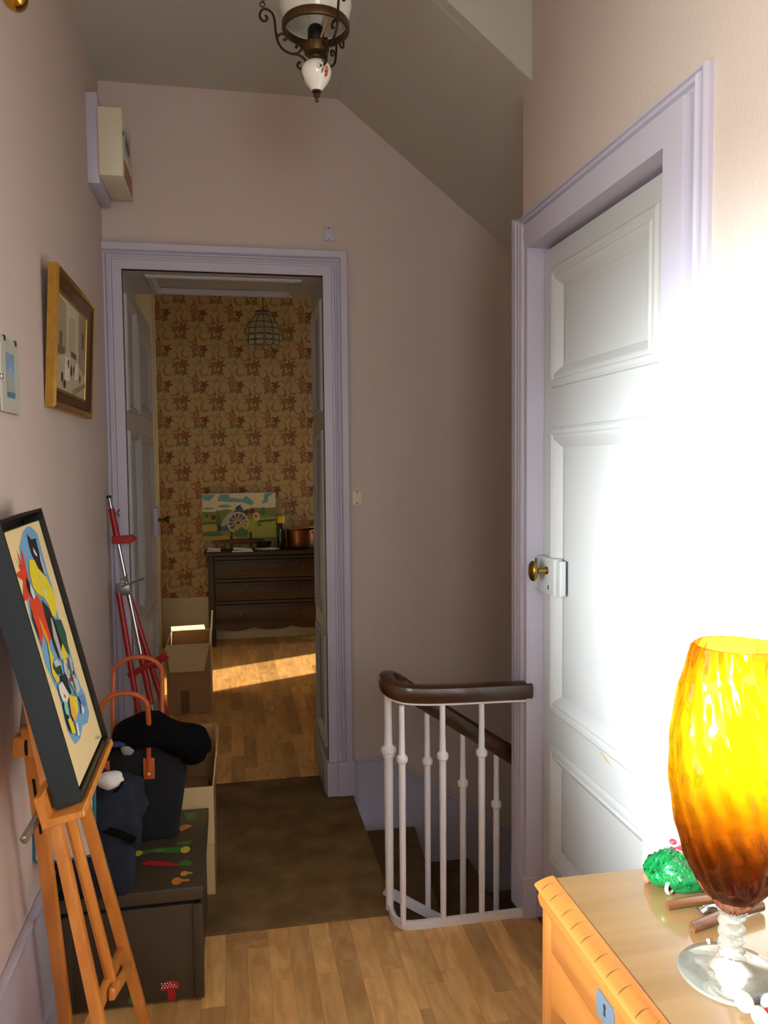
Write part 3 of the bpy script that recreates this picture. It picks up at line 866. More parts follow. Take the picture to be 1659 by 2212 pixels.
cl = thing('clip_frame', 'small frameless clip frame with a blue watercolour on the left wall', 'picture', (-0.485, 1.93, 1.66))
def Mclip(u, v, h): return Vector((-0.487 + h, 1.845 + u, 1.575 + v))
bm = B(); box(bm, -0.489, 1.845, 1.572, -0.484, 1.992, 1.735); obj('backing_board', bm, mat('clip_backing', (92, 70, 60), 0.8, nscale=20), cl)
bm = B(); box(bm, -0.484, 1.845, 1.572, -0.4795, 1.992, 1.735); mb = obj('mount_sheet', bm, mat('pale_green_mount', (206, 208, 196), 0.35, nscale=8, namt=0.03, coat=0.4), cl)
prints('watercolour', lambda u, v, h: Vector((-0.4795 + h, 1.882 + u * 0.066, 1.605 + (1 - v) * 0.098)), [
    ([(0, 0), (1, 0), (1, 1), (0, 1)], (150, 172, 190)), ([(0, 0), (1, 0), (1, 0.4), (0.5, 0.3), (0, 0.45)], (126, 156, 184)),
    ([(0, 0.6), (0.4, 0.5), (1, 0.62), (1, 0.85), (0, 0.85)], (160, 170, 160)), ([(0, 0.88), (1, 0.86), (1, 1), (0, 1)], (84, 116, 152))], mb)
for y in (1.875, 1.965):
    bm = B(); box(bm, -0.489, y - 0.005, 1.726, -0.4775, y + 0.005, 1.738, 0.001); obj('clip', bm, M_BLACK, cl)
bm = B(); box(bm, -0.489, 1.842, 1.64, -0.4775, 1.850, 1.652, 0.001); obj('clip', bm, M_STEEL, cl)

cr = thing('curtain_rod', 'polished brass curtain rod finial at the upper left wall', 'curtain rod', (-0.40, 1.0, 2.36))
bm = B(); tube(bm, [(-0.40, 0.25, 2.375), (-0.40, 1.70, 2.375)], 0.010, 14); obj('rod', bm, M_GOLDB, cr)
bm = B()
lathe(bm, [(0, -0.02), (0.013, -0.02), (0.013, 0.0), (0.009, 0.006), (0.012, 0.012), (0.019, 0.018), (0.024, 0.030), (0.0245, 0.038), (0.021, 0.050), (0.013, 0.058), (0, 0.062)], (-0.40, 1.70, 2.375), 28, M=Matrix.Rotation(-PI / 2, 3, 'X'))
obj('finial', bm, M_GOLDB, cr)
for y in (0.32, 1.62):
    bm = B(); tube(bm, [(-0.40, y, 2.362), (-0.43, y, 2.352), (-0.488, y, 2.352)], 0.006, 10); lathe(bm, [(0, 0), (0.02, 0), (0.018, 0.006), (0, 0.008)], (-0.489, y, 2.352), 18, M=Matrix.Rotation(PI / 2, 3, 'Y'))
    obj('bracket', bm, M_GOLDB, cr)

# ================================================================== CEILING LAMP
LX, LY = 0.235, 2.10
lamp = thing('hanging_lamp', 'bronze scrolled hanging lamp with opal glass shade and flowered ceramic drop', 'lamp', (LX, LY, 2.98))
bm = B(); lathe(bm, [(0.078, 2.556), (0.085, 2.556), (0.0865, 2.560), (0.0865, 2.574), (0.084, 2.578), (0.079, 2.577), (0.078, 2.574), (0.078, 2.556)], (LX, LY, 0), 40); obj('ring', bm, M_BRONZE, lamp)
bm = B(); lathe(bm, [(0.079, 2.573), (0.085, 2.590), (0.092, 2.612), (0.092, 2.632), (0.084, 2.660), (0.066, 2.690), (0.046, 2.712), (0.040, 2.725), (0.037, 2.725), (0.043, 2.710), (0.063, 2.687), (0.081, 2.658), (0.089, 2.632), (0.089, 2.613), (0.082, 2.592), (0.076, 2.575), (0.079, 2.573)], (LX, LY, 0), 40); obj('glass_shade', bm, M_OPAL, lamp)
bm = B(); lathe(bm, [(0, 2.522), (0.019, 2.522), (0.021, 2.526), (0.021, 2.560), (0.018, 2.566), (0.014, 2.570), (0, 2.570)], (LX, LY, 0), 24); obj('bulb_socket', bm, M_BLACK, lamp)
bm = B(); lathe(bm, [(0, 2.568), (0.012, 2.57), (0.016, 2.585), (0.026, 2.61), (0.028, 2.628), (0.02, 2.648), (0, 2.655)], (LX, LY, 0), 24); obj('bulb', bm, mat('pearl_bulb', (226, 226, 222), 0.25, nscale=20, namt=0.02), lamp)
bm = B(); lathe(bm, [(0, 2.478), (0.016, 2.478), (0.024, 2.482), (0.012, 2.490), (0.014, 2.494), (0.030, 2.500), (0.034, 2.512), (0.034, 2.522), (0.030, 2.527), (0.022, 2.530), (0, 2.530)], (LX, LY, 0), 28); obj('burner_cup', bm, M_BRONZE, lamp)
bm = B(); lathe(bm, [(0.010, 2.406), (0.016, 2.412), (0.028, 2.427), (0.0365, 2.442), (0.0390, 2.455), (0.0368, 2.467), (0.028, 2.477), (0.018, 2.481), (0, 2.481)], (LX, LY, 0), 36); drop = obj('ceramic_drop', bm, M_PORC, lamp)
bm = B(); lathe(bm, [(0.0, 2.380), (0.004, 2.381), (0.0055, 2.385), (0.003, 2.390), (0.008, 2.394), (0.0085, 2.399), (0.005, 2.403), (0.012, 2.405), (0.0125, 2.409), (0.009, 2.412), (0, 2.412)], (LX, LY, 0), 20); obj('finial', bm, M_BRONZE, lamp)
def Mdrop(u, v, h):
    z = 2.404 + v * 0.076
    ks = [(2.404, 0.009), (2.406, 0.010), (2.412, 0.016), (2.427, 0.028), (2.442, 0.0365), (2.455, 0.0390), (2.467, 0.0368), (2.477, 0.028), (2.481, 0.018)]
    r = 0.02
    for (z0, r0), (z1, r1) in zip(ks[:-1], ks[1:]):
        if z0 <= z <= z1: r = r0 + (r1 - r0) * (z - z0) / (z1 - z0)
    a = -1.68 + u
    return Vector((LX + (r + 0.0006 + h) * math.cos(a), LY + (r + 0.0006 + h) * math.sin(a), z))
fl = []
for du, flip in ((0.0, 1), (2.3, -1), (-2.2, 1)):
    fl += [(ell(du + 0.18, 0.66, 0.16, 0.10, 12), (160, 198, 214)), (ell(du + 0.30, 0.66, 0.10, 0.05, 8), (70, 82, 56)), (ell(du + 0.42, 0.54, 0.12, 0.05, 8, rot=0.9), (74, 92, 54)),
           (ell(du + 0.52, 0.70, 0.10, 0.05, 8), (84, 96, 60)), (ell(du + 0.48, 0.84, 0.12, 0.05, 8), (70, 78, 52)),
           (ell(du + 0.72, 0.58, 0.17, 0.13, 14), (196, 96, 84)), (ell(du + 0.76, 0.48, 0.13, 0.10, 12), (160, 48, 60)), (ell(du + 0.62, 0.62, 0.08, 0.06, 10), (206, 150, 110))]
for k in range(0, 24, 8): prints('painted_flower', Mdrop, fl[k:k + 8], drop, h0=0.0002, dh=0.00005, rough=0.3)
def rz(cx, c): return ((945 - cx) * 0.000228, 2.632 - c * 0.000218)
SC = [
    [(372, 125), (345, 145), (326, 185), (328, 225), (352, 258), (385, 262), (405, 238), (398, 208), (384, 212)],
    [(372, 125), (425, 138), (468, 180), (488, 250), (494, 330), (504, 420), (525, 500), (565, 560), (620, 600), (680, 617), (735, 606), (775, 572), (782, 540), (765, 516), (738, 514), (722, 530), (730, 548)],
    [(680, 617), (745, 626), (795, 652), (826, 690), (832, 730), (812, 768), (775, 785), (742, 768), (733, 735), (748, 712), (768, 718)],
    [(512, 452), (525, 420), (556, 398), (592, 400), (616, 424), (612, 452), (596, 464), (590, 452)],
]
for ang in (176, -64, 52):
    a = math.radians(ang)
    d = Vector((math.cos(a), math.sin(a), 0))
    bm = B()
    for pts in SC:
        w = [Vector((LX, LY, 0)) + d * rz(*p)[0] + Vector((0, 0, rz(*p)[1])) for p in pts]
        c = catmull(w, 4)
        tube(bm, c, [0.0030] * (len(c) - 5) + [0.0032, 0.0036, 0.0042, 0.0042, 0.003], 8, flat=(1, 1))
    # hook ring and arm foot
    hc = Vector((LX, LY, 2.615)) + d * 0.1345
    tube(bm, [hc + d * 0.006 * math.cos(t) + Vector((0, 0, 0.006 * math.sin(t))) for t in [2 * PI * k / 12 for k in range(13)]], 0.0016, 6, cap=False)
    obj('scroll_arm', bm, M_IRON, lamp)
    bm = B()
    p0, p1 = hc + Vector((0, 0, 0.006)), Vector((LX, LY, 2.90)) + d * 0.02
    n = 22
    for k in range(n):
        q0 = p0.lerp(p1, k / n); q1 = p0.lerp(p1, (k + 0.92) / n)
        m2 = (q0 + q1) / 2; s = d.cross(Vector((0, 0, 1))) if k % 2 else d
        L_ = (q1 - q0).length / 2 + 0.002
        dirv = (q1 - q0).normalized()
        tube(bm, [m2 + dirv * L_ * math.cos(t) + s * 0.0032 * math.sin(t) for t in [2 * PI * i / 8 for i in range(9)]], 0.0011, 5, cap=False)
    obj('chain', bm, M_IRON, lamp)
bm = B(); tube(bm, [(LX + 0.006, LY - 0.012, 2.52), (LX + 0.022, LY - 0.06, 2.56), (LX + 0.026, LY - 0.075, 2.60), (LX + 0.02, LY - 0.06, 2.72), (LX, LY, 2.93)], 0.0028, 8); obj('cable', bm, mat('gold_cable', (150, 120, 62), 0.5, nscale=40), lamp)
bm = B(); lathe(bm, [(0, 2.885), (0.012, 2.885), (0.03, 2.90), (0.034, 2.912), (0.012, 2.93), (0.012, 2.945), (0.045, 2.968), (0.05, 2.98), (0, 2.98)], (LX, LY, 0), 28); obj('ceiling_rose', bm, M_BRONZE, lamp)

# ================================================================== PAINTED TOY CHEST AND WHAT STANDS ON IT
chest = thing('toy_chest', 'dark brown wooden chest painted with toadstools and vegetables', 'chest', (-0.29, 2.37, 0))
CX0, CX1, CY0, CY1, CZ = -0.462, -0.100, 2.13, 2.625, 0.325
bm = B(); box(bm, CX0, CY0 + 0.012, 0.0085, CX1 - 0.006, CY1, 0.272, 0.004); body = obj('body', bm, M_OLIVE, chest)
bm = B(); box(bm, CX0 - 0.004, CY0 - 0.002, 0.288, CX1 + 0.004, CY1 + 0.004, CZ, 0.004); lid = obj('lid', bm, M_OLIVE, chest)
bm = B(); box(bm, CX0 + 0.006, CY0 + 0.02, 0.270, CX1 - 0.014, CY1 - 0.006, 0.29); obj('lid_gap_shade', bm, M_DARK, chest)  # near-black block between body and lid, painting the shade of the gap
for y in (CY0 + 0.006,):
    bm = B(); box(bm, CX1 - 0.026, y, 0.0085, CX1, y + 0.03, 0.272, 0.003); obj('corner_strip', bm, M_OLIVE, chest)
    bm = B(); box(bm, CX0, y, 0.0085, CX0 + 0.026, y + 0.03, 0.272, 0.003); obj('corner_strip', bm, M_OLIVE, chest)
def Mlid(u, v, h): return Vector((u, v, CZ + h))
GREEN, GREEN2, YEL, REDP, ORG = (64, 118, 44), (96, 140, 46), (214, 186, 60), (176, 34, 34), (206, 128, 48)
VEG = [
    ([(-0.285, 2.335), (-0.25, 2.35), (-0.20, 2.335), (-0.165, 2.33), (-0.15, 2.345), (-0.17, 2.365), (-0.22, 2.372), (-0.265, 2.365), (-0.29, 2.352)], GREEN),
    ([(-0.25, 2.35), (-0.225, 2.345), (-0.215, 2.36), (-0.235, 2.365)], GREEN2), (ell(-0.155, 2.345, 0.014, 0.022, 10), YEL), (ell(-0.288, 2.35, 0.012, 0.018, 10), (170, 190, 70)),
    ([(-0.15, 2.375), (-0.135, 2.40), (-0.18, 2.40), (-0.185, 2.385)], GREEN),
    ([(-0.275, 2.285), (-0.255, 2.30), (-0.21, 2.285), (-0.165, 2.262), (-0.175, 2.252), (-0.215, 2.26), (-0.255, 2.275)], REDP),
    ([(-0.175, 2.255), (-0.14, 2.245), (-0.130, 2.262), (-0.15, 2.285), (-0.165, 2.275)], GREEN),
    (ell(-0.168, 2.168, 0.014, 0.020, 12), ORG), ([(-0.155, 2.162), (-0.135, 2.160), (-0.135, 2.172), (-0.155, 2.174)], ORG),
    (ell(-0.150, 2.205, 0.011, 0.014, 12), (210, 150, 60)), ([(-0.142, 2.202), (-0.128, 2.200), (-0.128, 2.208), (-0.142, 2.21)], (210, 150, 60)),
    (ell(-0.162, 2.49, 0.020, 0.024, 12, 0.3, 4.2), ORG), ([(-0.16, 2.545), (-0.135, 2.54), (-0.135, 2.60), (-0.175, 2.60)], GREEN),
]
for nm, i0, i1 in (('painted_marrow', 0, 4), ('painted_leaf', 4, 5), ('painted_pepper', 5, 7), ('painted_toadstool', 7, 9), ('painted_toadstool', 9, 11), ('painted_toadstool', 11, 12), ('painted_leaf', 12, 13)):
    prints(nm, Mlid, VEG[i0:i1], lid, h0=0.0006, rough=0.4)

def Mfront(u, v, h): return Vector((u, CY0 + 0.012 - h, v))
prints('painted_leaf', Mfront, [([(-0.30, 0.014), (-0.299, 0.030), (-0.291, 0.040), (-0.285, 0.030), (-0.278, 0.028), (-0.279, 0.014)], (60, 120, 52))], body, h0=0.0006, rough=0.4)
prints('painted_leaf', Mfront, [([(-0.40, 0.02), (-0.392, 0.036), (-0.384, 0.02)], (190, 70, 40))], body, h0=0.0006, rough=0.4)
dots = [(ell(-0.212 + 0.0075 * k + 0.003 * (j % 2), 0.047 + 0.0065 * j, 0.0021, 0.0021, 8), (236, 226, 220)) for j in range(3) for k in range(6 - j)]
prints('painted_toadstool', Mfront, [
    ([(-0.216, 0.040), (-0.214, 0.052), (-0.202, 0.063), (-0.185, 0.066), (-0.172, 0.061), (-0.165, 0.050), (-0.168, 0.042), (-0.178, 0.038), (-0.176, 0.012), (-0.186, 0.008), (-0.196, 0.010), (-0.198, 0.038)], REDP),
] + dots, body, h0=0.0006, rough=0.4)

# charcoal tote bag
tote = thing('tote_bag', 'charcoal woven tote bag with tan leather handles standing on the painted chest', 'bag', (-0.275, 2.47, CZ))
bm = B()
TX, TY = -0.276, 2.475
rings = []
NS = 44
for i, z in enumerate([0, 0.006, 0.03, 0.08, 0.14, 0.20, 0.26, 0.285, 0.285, 0.26, 0.20]):
    inner = i >= 8
    hw = 0.098 + 0.022 * min(1, z / 0.2) - (0.006 if inner else 0) - (0.01 if z < 0.005 else 0)
    hd = 0.050 - 0.006 * (z / 0.28) - (0.006 if inner else 0) - (0.008 if z < 0.005 else 0)
    ring = []
    for k in range(NS):
        a = 2 * PI * k / NS
        ca, sa = math.cos(a), math.sin(a)
        x = math.copysign(abs(ca) ** 0.45, ca) * hw
        y = math.copysign(abs(sa) ** 0.45, sa) * hd
        w = 0.006 * mnoise.noise(Vector((x * 14, y * 14, z * 12)))
        sag = 0.016 * math.cos(ca * 2.2) * (z / 0.285) - 0.012 * (z / 0.285)
        ring.append(bm.verts.new((TX + x + w, TY + y + w, CZ + z + (sag if z > 0.05 else 0))))
    rings.append(ring)
for i in range(len(rings) - 1):
    for k in range(NS): bm.faces.new((rings[i][k], rings[i][(k + 1) % NS], rings[i + 1][(k + 1) % NS], rings[i + 1][k]))
bm.faces.new(rings[0]); bm.faces.new(rings[-1])
obj('bag_body', bm, M_CHAR, tote)
for yy, xs, h, lean in ((TY - 0.047, (-0.388, -0.260), 0.785, -0.02), (TY + 0.047, (-0.372, -0.232), 0.852, 0.05)):
    x0, x1 = xs
    z0 = CZ + 0.215
    mid = (x0 + x1) / 2
    r = (x1 - x0) / 2
    zt = h - r * 0.75
    pts = [(x0, yy - 0.004, z0), (x0, yy - 0.004, z0 + 0.06), (x0 - 0.004, yy + lean * 0.5, (z0 + zt) / 2 + 0.03)]
    for k in range(9):
        t = PI - PI * k / 8
        pts.append((mid + r * 1.04 * math.cos(t), yy + lean, zt + (h - zt) * math.sin(t)))
    pts += [(x1 + 0.004, yy + lean * 0.5, (z0 + zt) / 2 + 0.03), (x1, yy - 0.004, z0 + 0.06), (x1, yy - 0.004, z0)]
    c = catmull(pts, 4)
    bm = B(); tube(bm, c, 0.0075, 10); hd_ = obj('handle', bm, M_TAN, tote)
    sgn = -1 if yy < TY else 1
    for xx in xs:
        bm = B(); box(bm, xx - 0.0165, yy + sgn * 0.004 - 0.003, z0 - 0.025, xx + 0.0165, yy + sgn * 0.004 + 0.003, z0 + 0.040, 0.002); tb = obj('handle_tab', bm, M_TAN, tote)
        for dz in (-0.008, 0.010):
            bm = B(); lathe(bm, [(0, -0.0005), (0.0048, -0.0005), (0.0044, 0.0012), (0, 0.0018)], (xx, yy + sgn * 0.007, z0 + dz), 12, M=Matrix.Rotation(PI / 2 * (1 if sgn < 0 else -1), 3, 'X'))
            obj('rivet', bm, M_RIVET, tb)

# black fleece stuffed on top of the tote
bm = B()
def jshape(q):
    q.z -= 0.36 * max(0, q.x) + 0.10 * max(0, -q.x) + 0.008 * math.sin(q.x * 34)
    return q
blob(bm, (-0.232, 2.47, 0.648), (0.140, 0.080, 0.050), 64, 36, 0.20, 11.0, 3.0, jshape, 2.5)
jk = thing('fleece_jacket', 'black fleece jacket bundled over the tote bag opening', 'jacket', (-0.24, 2.49, 0.60))
obj('bundle', bm, M_BLACKC, jk)
bm = B(); blob(bm, (-0.128, 2.455, 0.585), (0.042, 0.05, 0.040), 28, 18, 0.18, 16.0, 8.0, None, 2.2); obj('sleeve', bm, M_BLACKC, jk)
bm = B(); blob(bm, (-0.318, 2.414, 0.614), (0.020, 0.012, 0.020), 18, 12, 0.25, 30.0, 5.0); obj('lining', bm, mat('grey_lining', (150, 146, 140), 0.9, nscale=30), jk)
bm = B(); blob(bm, (-0.352, 2.41, 0.632), (0.034, 0.014, 0.009), 24, 12, 0.2, 20.0, 2.0); blc = obj('scarf', bm, mat('blue_scarf', (34, 52, 96), 0.9, nscale=30, namt=0.2), jk)
tag(blc, 'blue scarf edge')

# navy bag slumped over the chest front
nb = thing('navy_bag', 'slumped navy denim bag at the front of the painted chest', 'bag', (-0.36, 2.2, CZ))
bm = B()
def nshape(q):
    if q.z < 0: q.y -= 0.0
    q.x += 0.015 * math.sin(q.z * 18)
    return q
blob(bm, (-0.362, 2.205, 0.470), (0.108, 0.112, 0.150), 72, 48, 0.22, 13.0, 7.0, nshape, 2.5, floor=CZ + 0.001)
obj('bag_body', bm, M_NAVY, nb)
bm = B(); blob(bm, (-0.352, 2.118, 0.405), (0.088, 0.026, 0.070), 44, 28, 0.16, 14.0, 4.0, None, 3.2, floor=CZ + 0.001); obj('front_pocket', bm, M_NAVY, nb)
bm = B(); tube(bm, catmull([(-0.42, 2.10, 0.50), (-0.37, 2.088, 0.53), (-0.31, 2.09, 0.51), (-0.270, 2.12, 0.47)], 6), 0.010, 8, flat=(1, 0.4)); obj('strap', bm, M_BLACKC, nb)
# white scarf with a black band, tucked in the navy bag
bm = B()
blob(bm, (-0.330, 2.147, 0.628), (0.036, 0.026, 0.024), 30, 18, 0.3, 26.0, 6.0)
ws = obj('white_scarf', bm, M_WHITEC)
tag(ws, 'crumpled white cloth on top of the navy denim bag', 'cloth')
bm = B(); tube(bm, catmull([(-0.318, 2.122, 0.604), (-0.306, 2.122, 0.612), (-0.298, 2.128, 0.622), (-0.298, 2.148, 0.628)], 5), 0.0036, 8); obj('dark_band', bm, M_BLACKC, ws)

# white board with teal edge, wedged between easel and bag
bd = thing('drawing_board', 'white board with teal edges wedged behind the easel legs', 'board', (-0.415, 2.03, 0.55))
def Mbd(u, v, h): return Vector((-0.486 + u, 2.020 - 0.02 + v * 0.10 - h, 0.492 + v))
bm = B(); prism(bm, [(0.004, 0.004), (0.135, 0.012), (0.135, 0.20), (0.004, 0.20)], lambda u, v: Mbd(u, v, 0), lambda u, v: Mbd(u, v, 0.005)); obj('sheet', bm, M_WHITEC, bd)
bm = B(); tube(bm, [Mbd(u, v, 0.0025) for u, v in ((0.0, 0.20), (0.0, 0.012), (0.012, 0.0), (0.138, 0.009), (0.139, 0.20))], 0.005, 8); obj('edging', bm, mat('teal_edging', (24, 112, 130), 0.5, nscale=20), bd)

# ================================================================== EASEL AND ITS PAINTING
es = thing('easel', 'beech studio easel with crossbar and tray holding the painting', 'easel', (-0.33, 1.75, 0))
def ext(p, q, z):
    p, q = Vector(p), Vector(q)
    return p + (q - p) * ((z - p.z) / (q.z - p.z))
N0, N1 = (-0.343, 1.60, 0.731), (-0.271, 1.54, 0.397)
F0, F1 = (-0.342, 1.90, 0.628), (-0.245, 2.02, 0.047)
K0, K1 = (-0.347, 1.76, 0.666), (-0.283, 1.79, 0.300)
bm = B(); bar(bm, ext(N0, N1, 1.02), ext(N0, N1, 0.012), 0.020, 0.030, (1, 0, 0.2), 0.002); obj('leg', bm, M_BEECH, es)
bm = B(); bar(bm, ext(F0, F1, 0.98), ext(F0, F1, 0.0), 0.026, 0.022, (1, 0, 0.2), 0.002); obj('leg', bm, M_BEECH, es)
bm = B(); bar(bm, ext(K0, K1, 0.98), ext(K0, K1, 0.295), 0.022, 0.030, (1, 0.2, 0), 0.002); bar(bm, ext(K0, K1, 0.98) + Vector((0.004, -0.018, 0)), ext(K0, K1, 0.295) + Vector((0.004, -0.018, 0)), 0.012, 0.008, (1, 0.2, 0), 0.001); obj('mast', bm, M_BEECH, es)
R0, R1 = (-0.432, 1.80, 0.80), (-0.424, 1.98, 0.102)
bm = B(); bar(bm, ext(R0, R1, 0.90), ext(R0, R1, 0.0), 0.030, 0.018, (1, -0.2, 0), 0.002); obj('leg', bm, M_BEECH, es)
bm = B(); bar(bm, Vector(R0) + Vector((0.000, -0.0105, -0.02)), Vector(ext(R0, R1, 0.64)) + Vector((0.000, -0.0105, 0)), 0.005, 0.003, (1, -0.2, 0)); obj('slot', bm, M_DARK, es)
bm = B(); bar(bm, (-0.470, 1.795, 0.858), (-0.405, 1.795, 0.850), 0.044, 0.046, (0, 1, 0), 0.008); kb = obj('hinge_block', bm, M_BEECH, es)
bm = B(); tube(bm, [(-0.440 + 0.0, 1.795 + 0.0245 * math.cos(t), 0.855 + 0.0255 * math.sin(t)) for t in [2 * PI * k / 20 for k in range(21)]], 0.0035, 6, cap=False); obj('strap', bm, M_BLACK, kb)
bm = B(); bar(bm, (-0.450, 1.785, 0.872), (-0.418, 1.745, 1.06), 0.014, 0.006, (1, 0, 0), 0.001); obj('strut', bm, M_CHROME_D, es)
bm = B(); bar(bm, (-0.385, 1.505, 0.772), (-0.338, 1.60, 0.845), 0.014, 0.010, (0, 0, 1), 0.001); rd = obj('locking_rod', bm, mat('dull_grey_rod', (120, 114, 98), 0.5, 0.3, nscale=30), es)
bm = B(); blob(bm, (-0.382, 1.500, 0.782), (0.004, 0.004, 0.004), 12, 8, 0); obj('bolt_head', bm, M_STEEL, rd)
# crossbar between the front legs
bm = B(); bar(bm, (-0.290, 1.955, 0.268), (-0.292, 1.535, 0.372), 0.016, 0.028, (1, 0, 0), 0.002); obj('brace', bm, M_BEECH, es)
bm = B(); bar(bm, (-0.268, 1.955, 0.235), (-0.272, 1.71, 0.330), 0.012, 0.024, (1, 0, 0), 0.002); obj('brace', bm, M_BEECH, es)
# tray: L-shaped
O = Vector((-0.2964, 1.5447, 0.8097)); UU = Vector((-0.001, 0.2923, 0.005)); VV = Vector((-0.1260, 0.0225, 0.503))
NN = UU.cross(VV).normalized()
VN = VV.normalized(); UN = UU.normalized()
def Mcan(u, v, h): return O + UU * u + VV * (1 - v) + NN * h
base = O + VN * 0.0205
def Mtray(d, a, s): return base + UN * s + NN * d + VN * a     # d outwards, a up the slope, s along
bm = B()
prism(bm, [(-0.062, -0.030), (0.016, -0.030), (0.016, -0.016), (-0.046, -0.016), (-0.046, 0.030), (-0.062, 0.030)], lambda d, a: Mtray(d, a, -0.028), lambda d, a: Mtray(d, a, 0.345))
bmesh.ops.bevel(bm, geom=list(bm.edges), offset=0.0015, segments=1, affect='EDGES')
obj('tray', bm, M_BEECH, es)

pt = thing('canvas_painting', 'framed painting of colourful red and yellow figures on the easel', 'painting', tuple(O))
u0, u1, v0, v1 = 0.055, 1.130, -0.025, 0.960
LU, LV = UU.length, VV.length
def Mfr(a, b, h): return O + UN * a + VN * b + NN * h
A0, A1, B0, B1 = u0 * LU, u1 * LU, (1 - v1) * LV, (1 - v0) * LV
bm = B(); ring_frame(bm, Mfr, A0 - 0.012, B0 - 0.012, A1 + 0.012, B1 + 0.026, [(0.014, -0.040), (0, -0.040), (0, 0.010)]); obj('frame_side', bm, M_TEAL, pt, False)
bm = B(); ring_frame(bm, Mfr, A0 - 0.012, B0 - 0.012, A1 + 0.012, B1 + 0.026, [(0, 0.010), (0.0065, 0.010), (0.0065, -0.030), (0.016, -0.030)]); obj('frame_face', bm, M_BLACK, pt, False)
bm = B(); prism(bm, [(A0, B0), (A1, B0), (A1, B1), (A0, B1)], lambda a, b: Mfr(a, b, -0.032), lambda a, b: Mfr(a, b, -0.0006)); cv = obj('canvas', bm, M_CANVAS, pt, False)
bm = B(); prism(bm, [(A0 - 0.01, B0 - 0.01), (A1 + 0.01, B0 - 0.01), (A1 + 0.01, B1 + 0.024), (A0 - 0.01, B1 + 0.024)], lambda a, b: Mfr(a, b, -0.0395), lambda a, b: Mfr(a, b, -0.033)); obj('backing', bm, M_BLACK, pt, False)
